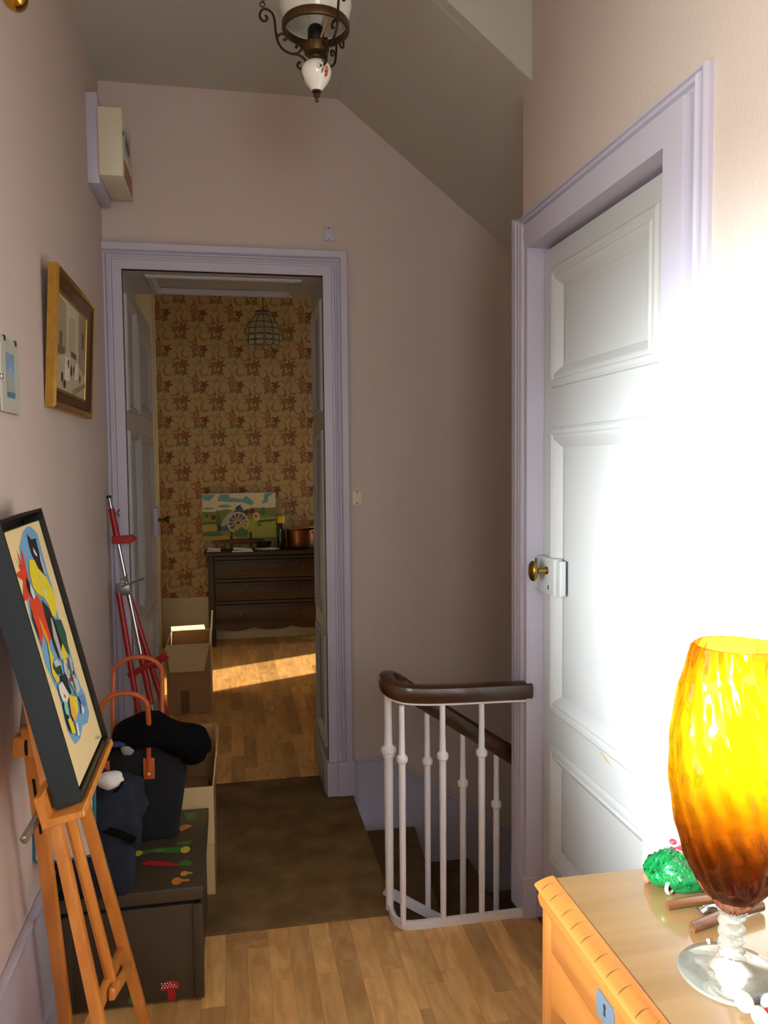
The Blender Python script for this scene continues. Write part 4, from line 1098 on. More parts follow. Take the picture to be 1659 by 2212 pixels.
ART = [
    ([(0.744,-0.017),(0.6,-0.004),(0.411,0.045),(0.32,0.113),(0.258,0.181),(0.229,0.236),(0.192,0.296),(0.208,0.371),(0.228,0.427),(0.213,0.484),(0.265,0.562),(0.312,0.61),(0.3,0.683),(0.279,0.759),(0.306,0.8),(0.357,0.832),(0.515,0.844),(0.681,0.82),(0.836,0.839),(0.961,0.819),(0.994,0.746),(0.934,0.69),(0.917,0.62),(0.931,0.539),(0.905,0.436),(0.884,0.35),(0.969,0.277),(0.947,0.192),(0.961,0.11),(0.975,0.028),(0.91,0.003),(0.832,-0.015)], (116,168,208)),
    ([(0.681,0.008),(0.762,0.037),(0.891,0.04),(0.872,0.076),(0.875,0.131),(0.864,0.201),(0.755,0.186),(0.701,0.139),(0.648,0.092),(0.649,0.056)], (30,30,34)),
    ([(0.744,0.068),(0.781,0.092),(0.802,0.109),(0.764,0.109),(0.725,0.088)], (220,220,214)),
    ([(0.866,0.098),(0.875,0.131),(0.874,0.196),(0.84,0.193),(0.837,0.133)], (214,214,208)),
    ([(0.216,0.051),(0.27,0.108),(0.306,0.106),(0.329,0.048),(0.34,0.114),(0.423,0.056),(0.447,0.078),(0.419,0.126),(0.411,0.155),(0.401,0.194),(0.39,0.234),(0.501,0.25),(0.545,0.291),(0.528,0.325),(0.557,0.365),(0.55,0.421),(0.459,0.435),(0.424,0.364),(0.242,0.429),(0.249,0.351),(0.257,0.264),(0.301,0.234),(0.162,0.237),(0.171,0.216),(0.269,0.167),(0.151,0.137),(0.201,0.127),(0.279,0.129)], (214,66,32)),
    ([(0.346,0.157),(0.395,0.189),(0.425,0.255),(0.36,0.251),(0.306,0.215),(0.308,0.186)], (24,24,26)),
    ([(0.395,0.189),(0.431,0.218),(0.432,0.248),(0.377,0.253),(0.358,0.22)], (236,234,226)),
    ([(0.266,0.26),(0.253,0.303),(0.268,0.359),(0.242,0.405),(0.227,0.378),(0.209,0.312)], (60,34,30)),
    ([(0.566,0.272),(0.669,0.315),(0.736,0.376),(0.786,0.447),(0.774,0.489),(0.562,0.522),(0.53,0.465),(0.528,0.413),(0.531,0.341)], (36,36,34)),
    ([(0.361,0.316),(0.405,0.346),(0.449,0.413),(0.43,0.456),(0.384,0.424),(0.354,0.37)], (226,150,40)),
    ([(0.548,0.106),(0.669,0.118),(0.705,0.155),(0.861,0.211),(0.933,0.273),(0.9,0.325),(0.804,0.375),(0.716,0.358),(0.688,0.307),(0.616,0.267),(0.51,0.246),(0.442,0.209),(0.453,0.169),(0.479,0.136)], (232,214,44)),
    ([(0.699,0.175),(0.762,0.192),(0.716,0.203),(0.672,0.191)], (214,206,150)),
    ([(0.677,0.239),(0.768,0.256),(0.706,0.272),(0.66,0.256)], (220,214,170)),
    ([(0.682,0.277),(0.725,0.287),(0.692,0.298),(0.656,0.288)], (214,206,150)),
    ([(0.736,0.376),(0.907,0.397),(0.934,0.461),(0.865,0.546),(0.792,0.519),(0.75,0.48),(0.725,0.418)], (38,84,66)),
    ([(0.39,0.425),(0.428,0.492),(0.335,0.518),(0.427,0.579),(0.332,0.584),(0.287,0.535),(0.337,0.488)], (228,208,40)),
    ([(0.75,0.48),(0.806,0.532),(0.81,0.549),(0.653,0.539),(0.631,0.511)], (228,208,40)),
    ([(0.641,0.354),(0.671,0.368),(0.669,0.496),(0.632,0.538),(0.587,0.521),(0.572,0.429)], (186,190,178)),
    ([(0.637,0.536),(0.862,0.556),(0.871,0.619),(0.858,0.699),(0.723,0.703),(0.662,0.644),(0.589,0.574)], (206,212,204)),
    ([(0.694,0.558),(0.723,0.561),(0.729,0.618),(0.692,0.614)], (70,74,70)),
    ([(0.844,0.573),(0.861,0.581),(0.845,0.647),(0.811,0.642)], (80,84,90)),
    ([(0.802,0.608),(0.837,0.613),(0.824,0.627),(0.777,0.621)], (50,52,60)),
    ([(0.653,0.584),(0.755,0.589),(0.749,0.61),(0.648,0.604)], (140,196,170)),
    ([(0.654,0.611),(0.731,0.621),(0.732,0.641),(0.651,0.63)], (176,32,60)),
    ([(0.655,0.638),(0.805,0.663),(0.772,0.684),(0.675,0.657)], (160,200,180)),
    ([(0.358,0.522),(0.526,0.537),(0.521,0.578),(0.369,0.551)], (34,74,56)),
    ([(0.382,0.503),(0.475,0.506),(0.557,0.542),(0.386,0.527)], (196,200,186)),
    ([(0.445,0.571),(0.586,0.584),(0.596,0.67),(0.499,0.658),(0.443,0.607)], (32,32,34)),
    ([(0.327,0.59),(0.441,0.594),(0.524,0.662),(0.392,0.68),(0.326,0.655),(0.309,0.619)], (232,230,218)),
    ([(0.397,0.635),(0.424,0.65),(0.412,0.658),(0.385,0.648)], (190,40,60)),
    ([(0.487,0.656),(0.697,0.704),(0.64,0.747),(0.479,0.769),(0.504,0.706)], (232,212,48)),
    ([(0.316,0.656),(0.351,0.672),(0.345,0.742),(0.3,0.779),(0.281,0.725)], (30,30,32)),
    ([(0.338,0.662),(0.399,0.668),(0.405,0.703),(0.373,0.717),(0.309,0.705),(0.308,0.68)], (120,200,170)),
    ([(0.473,0.679),(0.525,0.689),(0.554,0.731),(0.515,0.765),(0.453,0.761),(0.426,0.727)], (238,172,84)),
    ([(0.304,0.724),(0.379,0.729),(0.413,0.776),(0.399,0.799),(0.317,0.782)], (232,214,44)),
    ([(0.464,0.771),(0.509,0.775),(0.486,0.822),(0.427,0.816)], (230,230,220)),
    ([(0.736,0.711),(0.886,0.727),(0.895,0.773),(0.775,0.767)], (94,140,190)),
    ([(0.741,0.739),(0.792,0.77),(0.762,0.781),(0.693,0.779)], (226,228,222)),
    ([(0.743,0.539),(0.787,0.551),(0.716,0.696),(0.693,0.698)], (120,130,130)),
    ([(0.895,0.924),(1.004,0.933),(1.011,0.938),(0.911,0.932)], (120,110,84)),
]
prints('painted_figures', Mcan, ART, cv, h0=-0.0002)

# ================================================================== RED FIELD EASEL IN THE CORNER
re_ = thing('field_easel', 'folded red and chrome metal field easel leaning in the corner', 'easel', (-0.25, 3.2, 0.007))
T0, T1 = Vector((-0.478, 3.300, 1.330)), Vector((-0.238, 3.155, 0.012))
def along(t, off=(0, 0, 0)): return T0.lerp(T1, t) + Vector(off)
bm = B(); tube(bm, [along(0), along(1)], 0.0085, 14); obj('centre_tube', bm, M_STEEL, re_)
bm = B(); tube(bm, [along(0.035), along(0.125)], 0.0125, 14); sl = obj('sleeve', bm, M_RED, re_)
bm = B(); tube(bm, [along(-0.004), along(0.004)], 0.0095, 12); obj('end_cap', bm, M_BLACK, re_)
def wing(p, par):
    p = Vector(p); b = B()
    tube(b, [p, p + Vector((0.022, -0.02, 0.004))], 0.003, 8)
    for s in (-1, 1): bar(b, p + Vector((0.020, -0.018, 0.004)), p + Vector((0.030, -0.024, 0.004 + s * 0.014)), 0.003, 0.009, (1, 1, 0), 0.001)
    obj('wing_nut', b, M_STEEL, par)
wing(along(0.05), sl)
bm = B(); prism(bm, [(-0.020, -0.016), (0.050, -0.016), (0.075, 0.000), (0.055, 0.016), (-0.020, 0.012)], lambda a, c: along(0.127) + Vector((a, -0.022, c)), lambda a, c: along(0.127) + Vector((a, 0.022, c)))
bmesh.ops.bevel(bm, geom=list(bm.edges), offset=0.002, segments=1, affect='EDGES'); obj('canvas_clamp', bm, M_RED, re_)
q = along(0.262)
bm = B(); box(bm, q.x - 0.040, q.y - 0.022, q.z - 0.040, q.x + 0.012, q.y - 0.008, q.z + 0.006, 0.003); hp = obj('hinge_plate', bm, M_CHROME_D, re_)
wing(along(0.245, (-0.02, 0, 0)), hp)
bm = B(); tube(bm, [q + Vector((-0.02, -0.02, -0.006)), q + Vector((0.07, -0.03, 0.028))], 0.0042, 10); obj('cross_rod', bm, M_STEEL, re_)
qa, qb = q + Vector((-0.030, -0.014, -0.030)), Vector((-0.305, 3.13, 0.012))
bm = B(); tube(bm, [qa, qb], 0.0115, 12); obj('leg', bm, M_RED, re_)
bm = B(); tube(bm, [qa + Vector((0, 0, 0.02)), qa], 0.0085, 12); obj('ferrule', bm, M_STEEL, re_)
qa, qb = q + Vector((0.002, 0.014, -0.030)), Vector((-0.150, 3.20, 0.012))
bm = B(); tube(bm, [qa, qb], 0.0115, 12); obj('leg', bm, M_RED, re_)
q = along(0.505)
bm = B(); bar(bm, q + Vector((-0.055, -0.02, -0.034)), q + Vector((0.080, -0.02, 0.036)), 0.016, 0.022, (0, 1, 0), 0.002); cl2 = obj('canvas_clamp', bm, M_RED, re_)
bm = B(); bar(bm, q + Vector((0.03, -0.02, 0.004)), q + Vector((0.095, -0.03, 0.046)), 0.010, 0.030, (0, 1, 0), 0.002); obj('clamp_jaw', bm, M_RED, cl2)
wing(q + Vector((0.05, -0.02, -0.005)), cl2)
bm = B(); tube(bm, [along(0.47), along(0.62)], 0.0125, 14); obj('sleeve', bm, M_RED, re_)

# ================================================================== CARDBOARD BOXES
def carton(root, x0, x1, y0, y1, h, m_out, t=0.005, z0=0.007):
    for nm, a in (('side_wall', (x0, y0, x0 + t, y1)), ('side_wall', (x1 - t, y0, x1, y1)), ('front_wall', (x0 + t, y0, x1 - t, y0 + t)), ('back_wall', (x0 + t, y1 - t, x1 - t, y1))):
        bm = B(); box(bm, a[0], a[1], z0, a[2], a[3], h, 0.0008); obj(nm, bm, m_out, root, False)
    bm = B(); box(bm, x0 + t, y0 + t, z0, x1 - t, y1 - t, z0 + t); obj('bottom', bm, m_out, root, False)
nbx = thing('cardboard_box', 'open brown cardboard box on the landing beside the painted chest', 'box', (-0.2, 2.8, 0.007))
X0, X1, Y0, Y1 = -0.345, -0.080, 2.665, 2.945
carton(nbx, X0, X1, Y0, Y1, 0.375, M_CARD)
bm = B(); bar(bm, ((X0 + X1) / 2, Y0 - 0.004, 0.383), ((X0 + X1) / 2, Y0 - 0.014, 0.192), X1 - X0, 0.004, (1, 0, 0)); obj('flap', bm, M_CARDL, nbx, False)
bm = B(); box(bm, X0 + 0.004, Y0 - 0.004, 0.012, X1 - 0.002, Y0 - 0.0005, 0.186); obj('front_face', bm, M_CARDL, nbx, False)
bm = B(); bar(bm, ((X0 + X1) / 2, Y1 - 0.002, 0.376), ((X0 + X1) / 2, Y1 + 0.016, 0.500), X1 - X0, 0.004, (1, 0, 0)); obj('flap', bm, M_CARD, nbx, False)
bm = B(); bar(bm, (X1 - 0.002, (Y0 + Y1) / 2, 0.376), (X1 + 0.012, (Y0 + Y1) / 2, 0.500), Y1 - Y0, 0.004, (0, 1, 0)); obj('flap', bm, M_CARDL, nbx, False)
bm = B(); bar(bm, (X0 + 0.002, (Y0 + Y1) / 2, 0.376), (X0 - 0.03, (Y0 + Y1) / 2, 0.480), Y1 - Y0, 0.004, (0, 1, 0)); obj('flap', bm, M_CARD, nbx, False)
bm = B(); box(bm, X0 + 0.02, Y0 + 0.02, 0.014, X1 - 0.02, Y1 - 0.02, 0.20, 0.01); box(bm, X0 + 0.02, Y1 - 0.10, 0.195, X1 - 0.02, Y1 - 0.02, 0.32, 0.01)
tag(obj('folded_card', bm, M_CARD), 'folded brown cardboard lying inside the open landing box', 'cardboard')

cap = thing('cap', 'white cap with navy striped band behind the black fleece jacket', 'cap', (-0.19, 2.80, 0.49))
bm = B()
lathe(bm, [(0.078, 0.470), (0.080, 0.490), (0.076, 0.515), (0.060, 0.537), (0.034, 0.548), (0, 0.551)], (-0.215, 2.815, 0), 32); lathe(bm, [(0.078, 0.470), (0.074, 0.472), (0.0, 0.472)], (-0.215, 2.815, 0), 32); obj('crown', bm, M_WHITEC, cap)
bm = B(); tube(bm, catmull([(-0.150, 2.765, 0.486), (-0.115, 2.765, 0.492), (-0.105, 2.80, 0.494), (-0.115, 2.84, 0.492), (-0.150, 2.85, 0.486)], 5), 0.012, 8, flat=(0.4, 1)); obj('peak', bm, M_WHITEC, cap)
for k in range(3):
    bm = B(); tube(bm, [(-0.132 + 0.012 * k, 2.752, 0.490), (-0.125 + 0.012 * k, 2.755, 0.512)], 0.0026, 6); obj('stripe', bm, mat('navy_stripe', (40, 50, 100), 0.8, nscale=30), cap)

fbx = thing('cardboard_box', 'open cardboard box with raised flaps on the far room floor', 'box', (-0.3, 4.95, 0))
X0, X1, Y0, Y1 = -0.395, -0.145, 4.735, 5.17
carton(fbx, X0, X1, Y0, Y1, 0.405, M_CARD, 0.006, 0.001)
bm = B(); prism(bm, [(X0, 0.41), (X1, 0.41), (X1 - 0.035, 0.252), (X0 + 0.02, 0.252)], lambda a, c: Vector((a, Y0 - 0.006 - (0.41 - c) * 0.12, c)), lambda a, c: Vector((a, Y0 - 0.002 - (0.41 - c) * 0.12, c))); obj('flap', bm, M_CARDL, fbx, False)
bm = B(); prism(bm, [(Y0, 0.405), (Y1, 0.405), (Y1, 0.525), (Y0 + 0.0, 0.44)], lambda a, c: Vector((X1 - 0.003 + (c - 0.405) * 0.05, a, c)), lambda a, c: Vector((X1 + 0.004 + (c - 0.405) * 0.05, a, c))); obj('flap', bm, M_CARDSUN, fbx, False)
bm = B(); bar(bm, ((X0 + X1) / 2 - 0.02, Y1 - 0.002, 0.404), ((X0 + X1) / 2 - 0.03, Y1 + 0.12, 0.409), X1 - X0 - 0.04, 0.004, (1, 0, 0)); obj('flap', bm, M_CARDSUN, fbx, False)
bm = B(); bar(bm, (X0 + 0.002, (Y0 + Y1) / 2, 0.404), (X0 - 0.022, (Y0 + Y1) / 2, 0.26), Y1 - Y0, 0.004, (0, 1, 0)); obj('flap', bm, M_CARDSUN, fbx, False)
bm = B(); box(bm, -0.318, Y0 - 0.0012, 0.001, -0.268, Y0 - 0.0002, 0.135); obj('tape', bm, M_TAPE, fbx, False)

# ================================================================== FAR ROOM FURNITURE
dr = thing('chest_of_drawers', 'dark walnut chest of three drawers with scalloped apron in the far room', 'chest of drawers', (0.3, 6.58, 0))
DX0, DX1, DYF, DYB = -0.200, 0.815, 6.45, 6.705
bm = B(); box(bm, DX0 - 0.03, DYF - 0.03, 0.735, DX1 + 0.03, DYB, 0.761, 0.006); obj('top', bm, M_WALNUT, dr)
bm = B(); box(bm, DX0 + 0.015, DYF + 0.012, 0.175, DX1 - 0.015, DYB - 0.005, 0.735); obj('carcass', bm, M_WALNUTV, dr)
for x in (DX0, DX1 - 0.05):
    for y in (DYF, DYB - 0.05):
        bm = B(); box(bm, x, y, 0.0, x + 0.05, y + 0.05, 0.735, 0.006); obj('leg', bm, M_WALNUTV, dr)
for z0, z1 in ((0.546, 0.693), (0.366, 0.513), (0.184, 0.333)):
    bm = B(); box(bm, DX0 + 0.054, DYF - 0.006, z0, DX1 - 0.054, DYF + 0.014, z1, 0.006); box(bm, DX0 + 0.075, DYF - 0.010, z0 + 0.022, DX1 - 0.075, DYF - 0.004, z1 - 0.022, 0.003); dw = obj('drawer', bm, M_WALNUT, dr)
    for xk in (DX0 + 0.255, DX1 - 0.255):
        bm = B(); lathe(bm, [(0, 0), (0.022, 0.001), (0.020, 0.004), (0.006, 0.006), (0.005, 0.014), (0, 0.016)], (xk, DYF - 0.009, (z0 + z1) / 2), 14, M=Matrix.Rotation(PI / 2, 3, 'X'))
        tube(bm, [(xk - 0.022 * math.cos(t), DYF - 0.022, (z0 + z1) / 2 - 0.024 * math.sin(t)) for t in [PI * k / 8 for k in range(9)]], 0.003, 6)
        obj('drop_handle', bm, M_BRONZE, dw)
for zz in (0.699, 0.519, 0.339):
    bm = B(); box(bm, DX0 + 0.05, DYF - 0.008, zz, DX1 - 0.05, DYF + 0.012, zz + 0.022, 0.004); obj('rail', bm, M_WALNUT, dr)
bm = B()
ap = [(DX0 + 0.05, 0.186)]
n = 40
low = []
for k in range(n + 1):
    t = k / n
    x = DX0 + 0.05 + (DX1 - DX0 - 0.1) * t
    low.append((x, 0.146 - 0.024 * abs(math.sin(t * PI * 3.0)) ** 0.8 + 0.0 * t))
prism(bm, low + [(DX1 - 0.05, 0.186), (DX0 + 0.05, 0.186)], lambda a, c: Vector((a, DYF - 0.004, c)), lambda a, c: Vector((a, DYF + 0.016, c)))
obj('apron', bm, M_WALNUT, dr, False)
ZT = 0.738
FAR_ITEMS = set(COL.objects)
te = thing('table_easel', 'small wooden table easel holding up the landscape painting', 'easel', (0.08, 6.86, ZT))
bm = B(); box(bm, -0.03, 6.825, 0.785, 0.195, 6.885, 0.818, 0.003); obj('ledge', bm, mat('reddish_ledge_wood', (104, 50, 24), 0.5, nscale=18, namt=0.3), te)
for x in (0.0, 0.155):
    bm = B(); bar(bm, (x, 6.83, ZT), (x + 0.006, 6.90, 1.0), 0.018, 0.014, (1, 0, 0), 0.002); obj('leg', bm, M_WALNUTV, te)
bm = B(); bar(bm, (0.08, 6.99, ZT), (0.08, 6.905, 1.05), 0.018, 0.014, (1, 0, 0), 0.002); obj('leg', bm, M_WALNUTV, te)
lp = thing('landscape_painting', 'unframed landscape painting with a cart wheel and blue figure', 'painting', (0.07, 6.87, 0.84))
def Mlp(u, v, h): return Vector((-0.228 + u * 0.596, 6.858 + (1 - v) * 0.022 - h, 0.818 + (1 - v) * 0.378 - 0.0 + 0.006 * u))
bm = B(); prism(bm, [(0, 0), (1, 0), (1, 1), (0, 1)], lambda u, v: Mlp(u, v, 0), lambda u, v: Mlp(u, v, -0.018)); lc = obj('canvas', bm, mat('sky_canvas', (222, 216, 190), 0.8, nscale=10, namt=0.03), lp, False)
SK, HILL, GRS, GRL, DKG, YL, BL, MAR, WHL = (110, 164, 180), (116, 132, 70), (128, 146, 58), (164, 172, 74), (58, 96, 54), (186, 156, 58), (76, 92, 146), (104, 26, 40), (212, 200, 140)
LAND = [
    ([(0.01, 0.02), (0.18, 0.02), (0.10, 0.15), (0.01, 0.13)], SK), ([(0.24, 0.02), (0.36, 0.02), (0.37, 0.09), (0.54, 0.13), (0.60, 0.06), (0.70, 0.20), (0.68, 0.28), (0.55, 0.20), (0.40, 0.19), (0.20, 0.16)], SK),
    ([(0.85, 0.02), (0.99, 0.0), (0.90, 0.10), (0.89, 0.22), (0.80, 0.24), (0.84, 0.14)], SK), (ell(0.30, 0.275, 0.09, 0.035, 14), SK), (ell(0.08, 0.315, 0.08, 0.022, 12), SK),
    ([(0, 0.38), (0.15, 0.39), (0.32, 0.34), (0.5, 0.40), (0.68, 0.32), (0.82, 0.34), (1, 0.33), (1, 0.55), (0, 0.62)], HILL),
    ([(0, 0.50), (0.3, 0.56), (0.6, 0.50), (1, 0.52), (1, 1), (0, 1)], GRS), ([(0.6, 0.58), (1, 0.54), (1, 0.98), (0.62, 0.96)], GRL),
    ([(0, 0.66), (0.18, 0.68), (0.2, 0.80), (0, 0.82)], YL), ([(0, 0.92), (0.3, 0.90), (0.5, 0.94), (0.4, 1), (0, 1)], YL),
    ([(0.74, 0.60), (1, 0.58), (1, 0.62), (0.74, 0.66)], DKG), ([(0.0, 0.62), (0.25, 0.60), (0.25, 0.64), (0, 0.65)], DKG),
    (ell(0.06, 0.47, 0.022, 0.038, 10), DKG), (ell(0.15, 0.51, 0.034, 0.055, 12), MAR), ([(0.20, 0.30), (0.225, 0.45), (0.25, 0.55), (0.25, 0.68), (0.18, 0.68), (0.19, 0.5)], (70, 110, 60)),
    ([(0.84, 0.30), (0.86, 0.48), (0.80, 0.50), (0.80, 0.36)], (80, 116, 62)), ([(0.79, 0.30), (0.80, 0.48), (0.76, 0.48)], (80, 116, 62)),
    (ell(0.60, 0.42, 0.036, 0.055, 12), MAR), (ell(0.675, 0.40, 0.036, 0.055, 12), MAR), ([(0.68, 0.46), (0.74, 0.42), (0.78, 0.48), (0.78, 0.60), (0.70, 0.62)], (214, 190, 110)), ([(0.71, 0.48), (0.74, 0.48), (0.735, 0.54), (0.715, 0.54)], MAR),
    ([(0.26, 0.64), (0.32, 0.47), (0.42, 0.36), (0.46, 0.40), (0.36, 0.55), (0.30, 0.72), (0.25, 0.72)], (170, 178, 160)),
    ([(0.46, 0.33), (0.53, 0.29), (0.57, 0.42), (0.50, 0.45), (0.36, 0.64), (0.34, 0.60)], BL), ([(0.25, 0.72), (0.32, 0.69), (0.36, 0.80), (0.28, 0.82)], BL),
    ([(0.44, 0.38), (0.46, 0.30), (0.50, 0.26), (0.53, 0.25), (0.50, 0.31)], (26, 28, 40)), ([(0.20, 0.66), (0.235, 0.66), (0.26, 0.78), (0.20, 0.84)], (62, 44, 40)),
    (ell(0.48, 0.64, 0.115, 0.185, 26), BL), ([(0.48, 0.64), (0.6, 0.56), (0.585, 0.80), (0.5, 0.82), (0.40, 0.80)], (168, 150, 80)),
]
for k in range(12):
    a = 2 * PI * k / 12 + 0.13
    ca, sa = math.cos(a), math.sin(a)
    LAND.append(([(0.48 + 0.02 * ca - 0.006 * sa, 0.64 + 0.032 * sa + 0.01 * ca), (0.48 + 0.135 * ca - 0.006 * sa, 0.64 + 0.215 * sa + 0.01 * ca), (0.48 + 0.135 * ca + 0.006 * sa, 0.64 + 0.215 * sa - 0.01 * ca), (0.48 + 0.02 * ca + 0.006 * sa, 0.64 + 0.032 * sa - 0.01 * ca)], WHL))
ro, ri = ell(0.48, 0.64, 0.147, 0.232, 28), ell(0.48, 0.64, 0.128, 0.204, 28)
for k in range(28):
    LAND.append(([ro[k], ro[(k + 1) % 28], ri[(k + 1) % 28], ri[k]], WHL))
LAND += [(ell(0.48, 0.64, 0.026, 0.042, 12), (120, 80, 50)), ([(0.36, 0.90), (0.45, 0.83), (0.52, 0.74), (0.60, 0.82), (0.62, 0.90), (0.5, 0.95)], (74, 120, 62)),
         ([(0.0, 0.84), (0.1, 0.82), (0.26, 0.86), (0.26, 0.91), (0.1, 0.92), (0, 0.90)], (74, 116, 60)), (ell(0.77, 0.70, 0.035, 0.02, 10), DKG), (ell(0.92, 0.63, 0.03, 0.018, 10), DKG)]
prints('painted_landscape', Mlp, LAND, lc)

bt = thing('bottle', 'dark green bottle with yellow cap beside the landscape painting', 'bottle', (0.405, 6.80, ZT))
bm = B(); lathe(bm, [(0, 0), (0.030, 0), (0.033, 0.006), (0.033, 0.16), (0.028, 0.185), (0.022, 0.20), (0.022, 0.225), (0, 0.225)], (0.405, 6.80, ZT), 24); obj('bottle_body', bm, mat('green_bottle', (22, 44, 34), 0.15, nscale=20, coat=0.4), bt)
bm = B(); lathe(bm, [(0, 0.215), (0.030, 0.215), (0.031, 0.22), (0.029, 0.265), (0.026, 0.27), (0, 0.27)], (0.405, 6.80, ZT), 24); obj('cap', bm, mat('yellow_cap', (224, 190, 30), 0.4, nscale=20), bt)
cpn = thing('copper_pan', 'aged copper pan with curved lid at the right of the drawers', 'pan', (0.57, 6.84, ZT))
bm = B(); lathe(bm, [(0, 0.002), (0.105, 0.002), (0.116, 0.008), (0.120, 0.02), (0.122, 0.150), (0.125, 0.152), (0.125, 0.156), (0.117, 0.156), (0.115, 0.02), (0, 0.012)], (0.575, 6.84, ZT), 40); obj('pan_body', bm, M_COPPER, cpn)
bm = B(); lathe(bm, [(0.126, 0.0), (0.122, 0.006), (0.08, 0.012), (0.0, 0.016)], (0.575, 6.83, ZT + 0.168), 40, M=Matrix.Rotation(-0.09, 3, 'Y')); lathe(bm, [(0.126, 0.0), (0, 0.001)], (0.575, 6.83, ZT + 0.167), 40, M=Matrix.Rotation(-0.09, 3, 'Y')); obj('lid', bm, mat('tinned_lid', (176, 140, 96), 0.35, 0.6, nscale=14), cpn)
bm = B(); tube(bm, catmull([(0.66, 6.74, ZT + 0.135), (0.655, 6.68, ZT + 0.142), (0.63, 6.62, ZT + 0.148)], 5), [0.006] * 5 + [0.009] * 6, 10); obj('handle', bm, M_BRASS, cpn)
for nm, lab, x0, x1, y0, y1, rz_ in (('paper', 'white folded paper at the left end of the drawers', -0.195, -0.085, 6.70, 6.78, 0.05), ('paper', 'white card lying in front of the table easel', 0.005, 0.170, 6.64, 6.72, -0.02)):
    bm = B(); box(bm, x0, y0, ZT, x1, y1, ZT + 0.006, 0.001); bar(bm, ((x0 + x1) / 2, y1 - 0.005, ZT + 0.006), ((x0 + x1) / 2 + 0.004, y1 + 0.02, ZT + 0.022), (x1 - x0) * 0.9, 0.001, (1, 0, 0)); tag(obj(nm, bm, M_WHITEC), lab, 'paper')
bm = B()
blob(bm, (0.29, 6.78, ZT + 0.006), (0.095, 0.06, 0.010), 50, 12, 0.35, 26, 2.0, None, 2.0, floor=ZT + 0.0005)
tag(obj('lace_doily', bm, M_WHITEC), 'crumpled white lace doily between paper card and green bottle', 'doily')
bm = B(); lathe(bm, [(0, 0.0), (0.04, 0.002), (0.055, 0.02), (0.06, 0.045), (0.057, 0.045), (0.05, 0.02), (0, 0.008)], (0.265, 6.80, ZT + 0.017), 28); tag(obj('bowl', bm, M_BLACK), 'small dark bowl on the crumpled white doily', 'bowl')

for o in [o for o in COL.objects if o not in FAR_ITEMS and o.parent is None]:      # everything that stands on the drawers
    o.location = Vector(o.location) + Vector((-0.012, -0.215, 0.023))
# far room pendant
pl = thing('pendant_lamp', 'scalloped shell pane pendant lamp hanging in the far room', 'lamp', (0.222, 5.5, 3.0))
PX, PY = 0.232, 5.5
M_SHELL = mat('capiz_shell', (196, 188, 160), 0.35, nscale=20, namt=0.08)
prof = [(0.050, 2.482), (0.046, 2.466), (0.050, 2.460), (0.075, 2.440), (0.098, 2.405), (0.112, 2.365), (0.118, 2.325)]
NP = 12
bm = B(); lathe(bm, prof, (PX, PY, 0), 48); obj('shade', bm, M_SHELL, pl)
for k in range(NP):
    a = 2 * PI * k / NP
    bm = B(); tube(bm, [(PX + (r + 0.001) * math.cos(a), PY + (r + 0.001) * math.sin(a), z) for r, z in prof], 0.0018, 6); obj('rib', bm, M_BLACK, pl)
for i in (0, 2, 4, 5, 6):
    r, z = prof[i]
    bm = B(); tube(bm, [(PX + (r + 0.001) * math.cos(t), PY + (r + 0.001) * math.sin(t), z) for t in [2 * PI * k / 40 for k in range(41)]], 0.0018, 6, cap=False); obj('ring', bm, M_BLACK, pl)
for row, (zc, ph) in enumerate(((2.302, 0.0), (2.268, 0.0))):
    for k in range(NP):
        a0 = 2 * PI * (k + 0.5) / NP
        def Mo(u, v, h): 
            a = a0 + u / 0.119
            return Vector((PX + (0.119 + h) * math.cos(a), PY + (0.119 + h) * math.sin(a), zc + v))
        bm = B(); prism(bm, ell(0, 0, 0.029, 0.019, 14), lambda u, v: Mo(u, v, -0.001), lambda u, v: Mo(u, v, 0.001)); pn = obj('shell_pane', bm, M_SHELL, pl)
        bm = B(); tube(bm, [Mo(u, v, 0.001) for u, v in ell(0, 0, 0.029, 0.019, 15) + [(0.029, 0)]], 0.0017, 5, cap=False); obj('pane_edge', bm, M_BLACK, pn)
bm = B(); lathe(bm, [(0, 2.495), (0.02, 2.495), (0.054, 2.484), (0.052, 2.478), (0, 2.478)], (PX, PY, 0), 24); obj('cap', bm, M_BLACK, pl)
bm = B(); tube(bm, [(PX, PY, 2.49), (PX - 0.002, PY, 2.7), (PX, PY, 2.995)], 0.003, 8); lathe(bm, [(0, 2.97), (0.03, 2.975), (0.04, 3.0), (0, 3.0)], (PX, PY, 0), 20); obj('cord', bm, M_BLACK, pl)

# ================================================================== DESK IN THE FOREGROUND
dk = thing('desk', 'honey wooden desk with brown leaf top and carved front edge', 'desk', (0.70, 0.75, 0))
KX0, KX1, KY0, KY1, KZ = 0.480, 0.925, 0.15, 1.200, 0.770
bm = B(); box(bm, KX0 + 0.028, KY0, KZ - 0.022, KX1, KY1 - 0.006, KZ, 0.0015); obj('top', bm, M_TOP, dk)
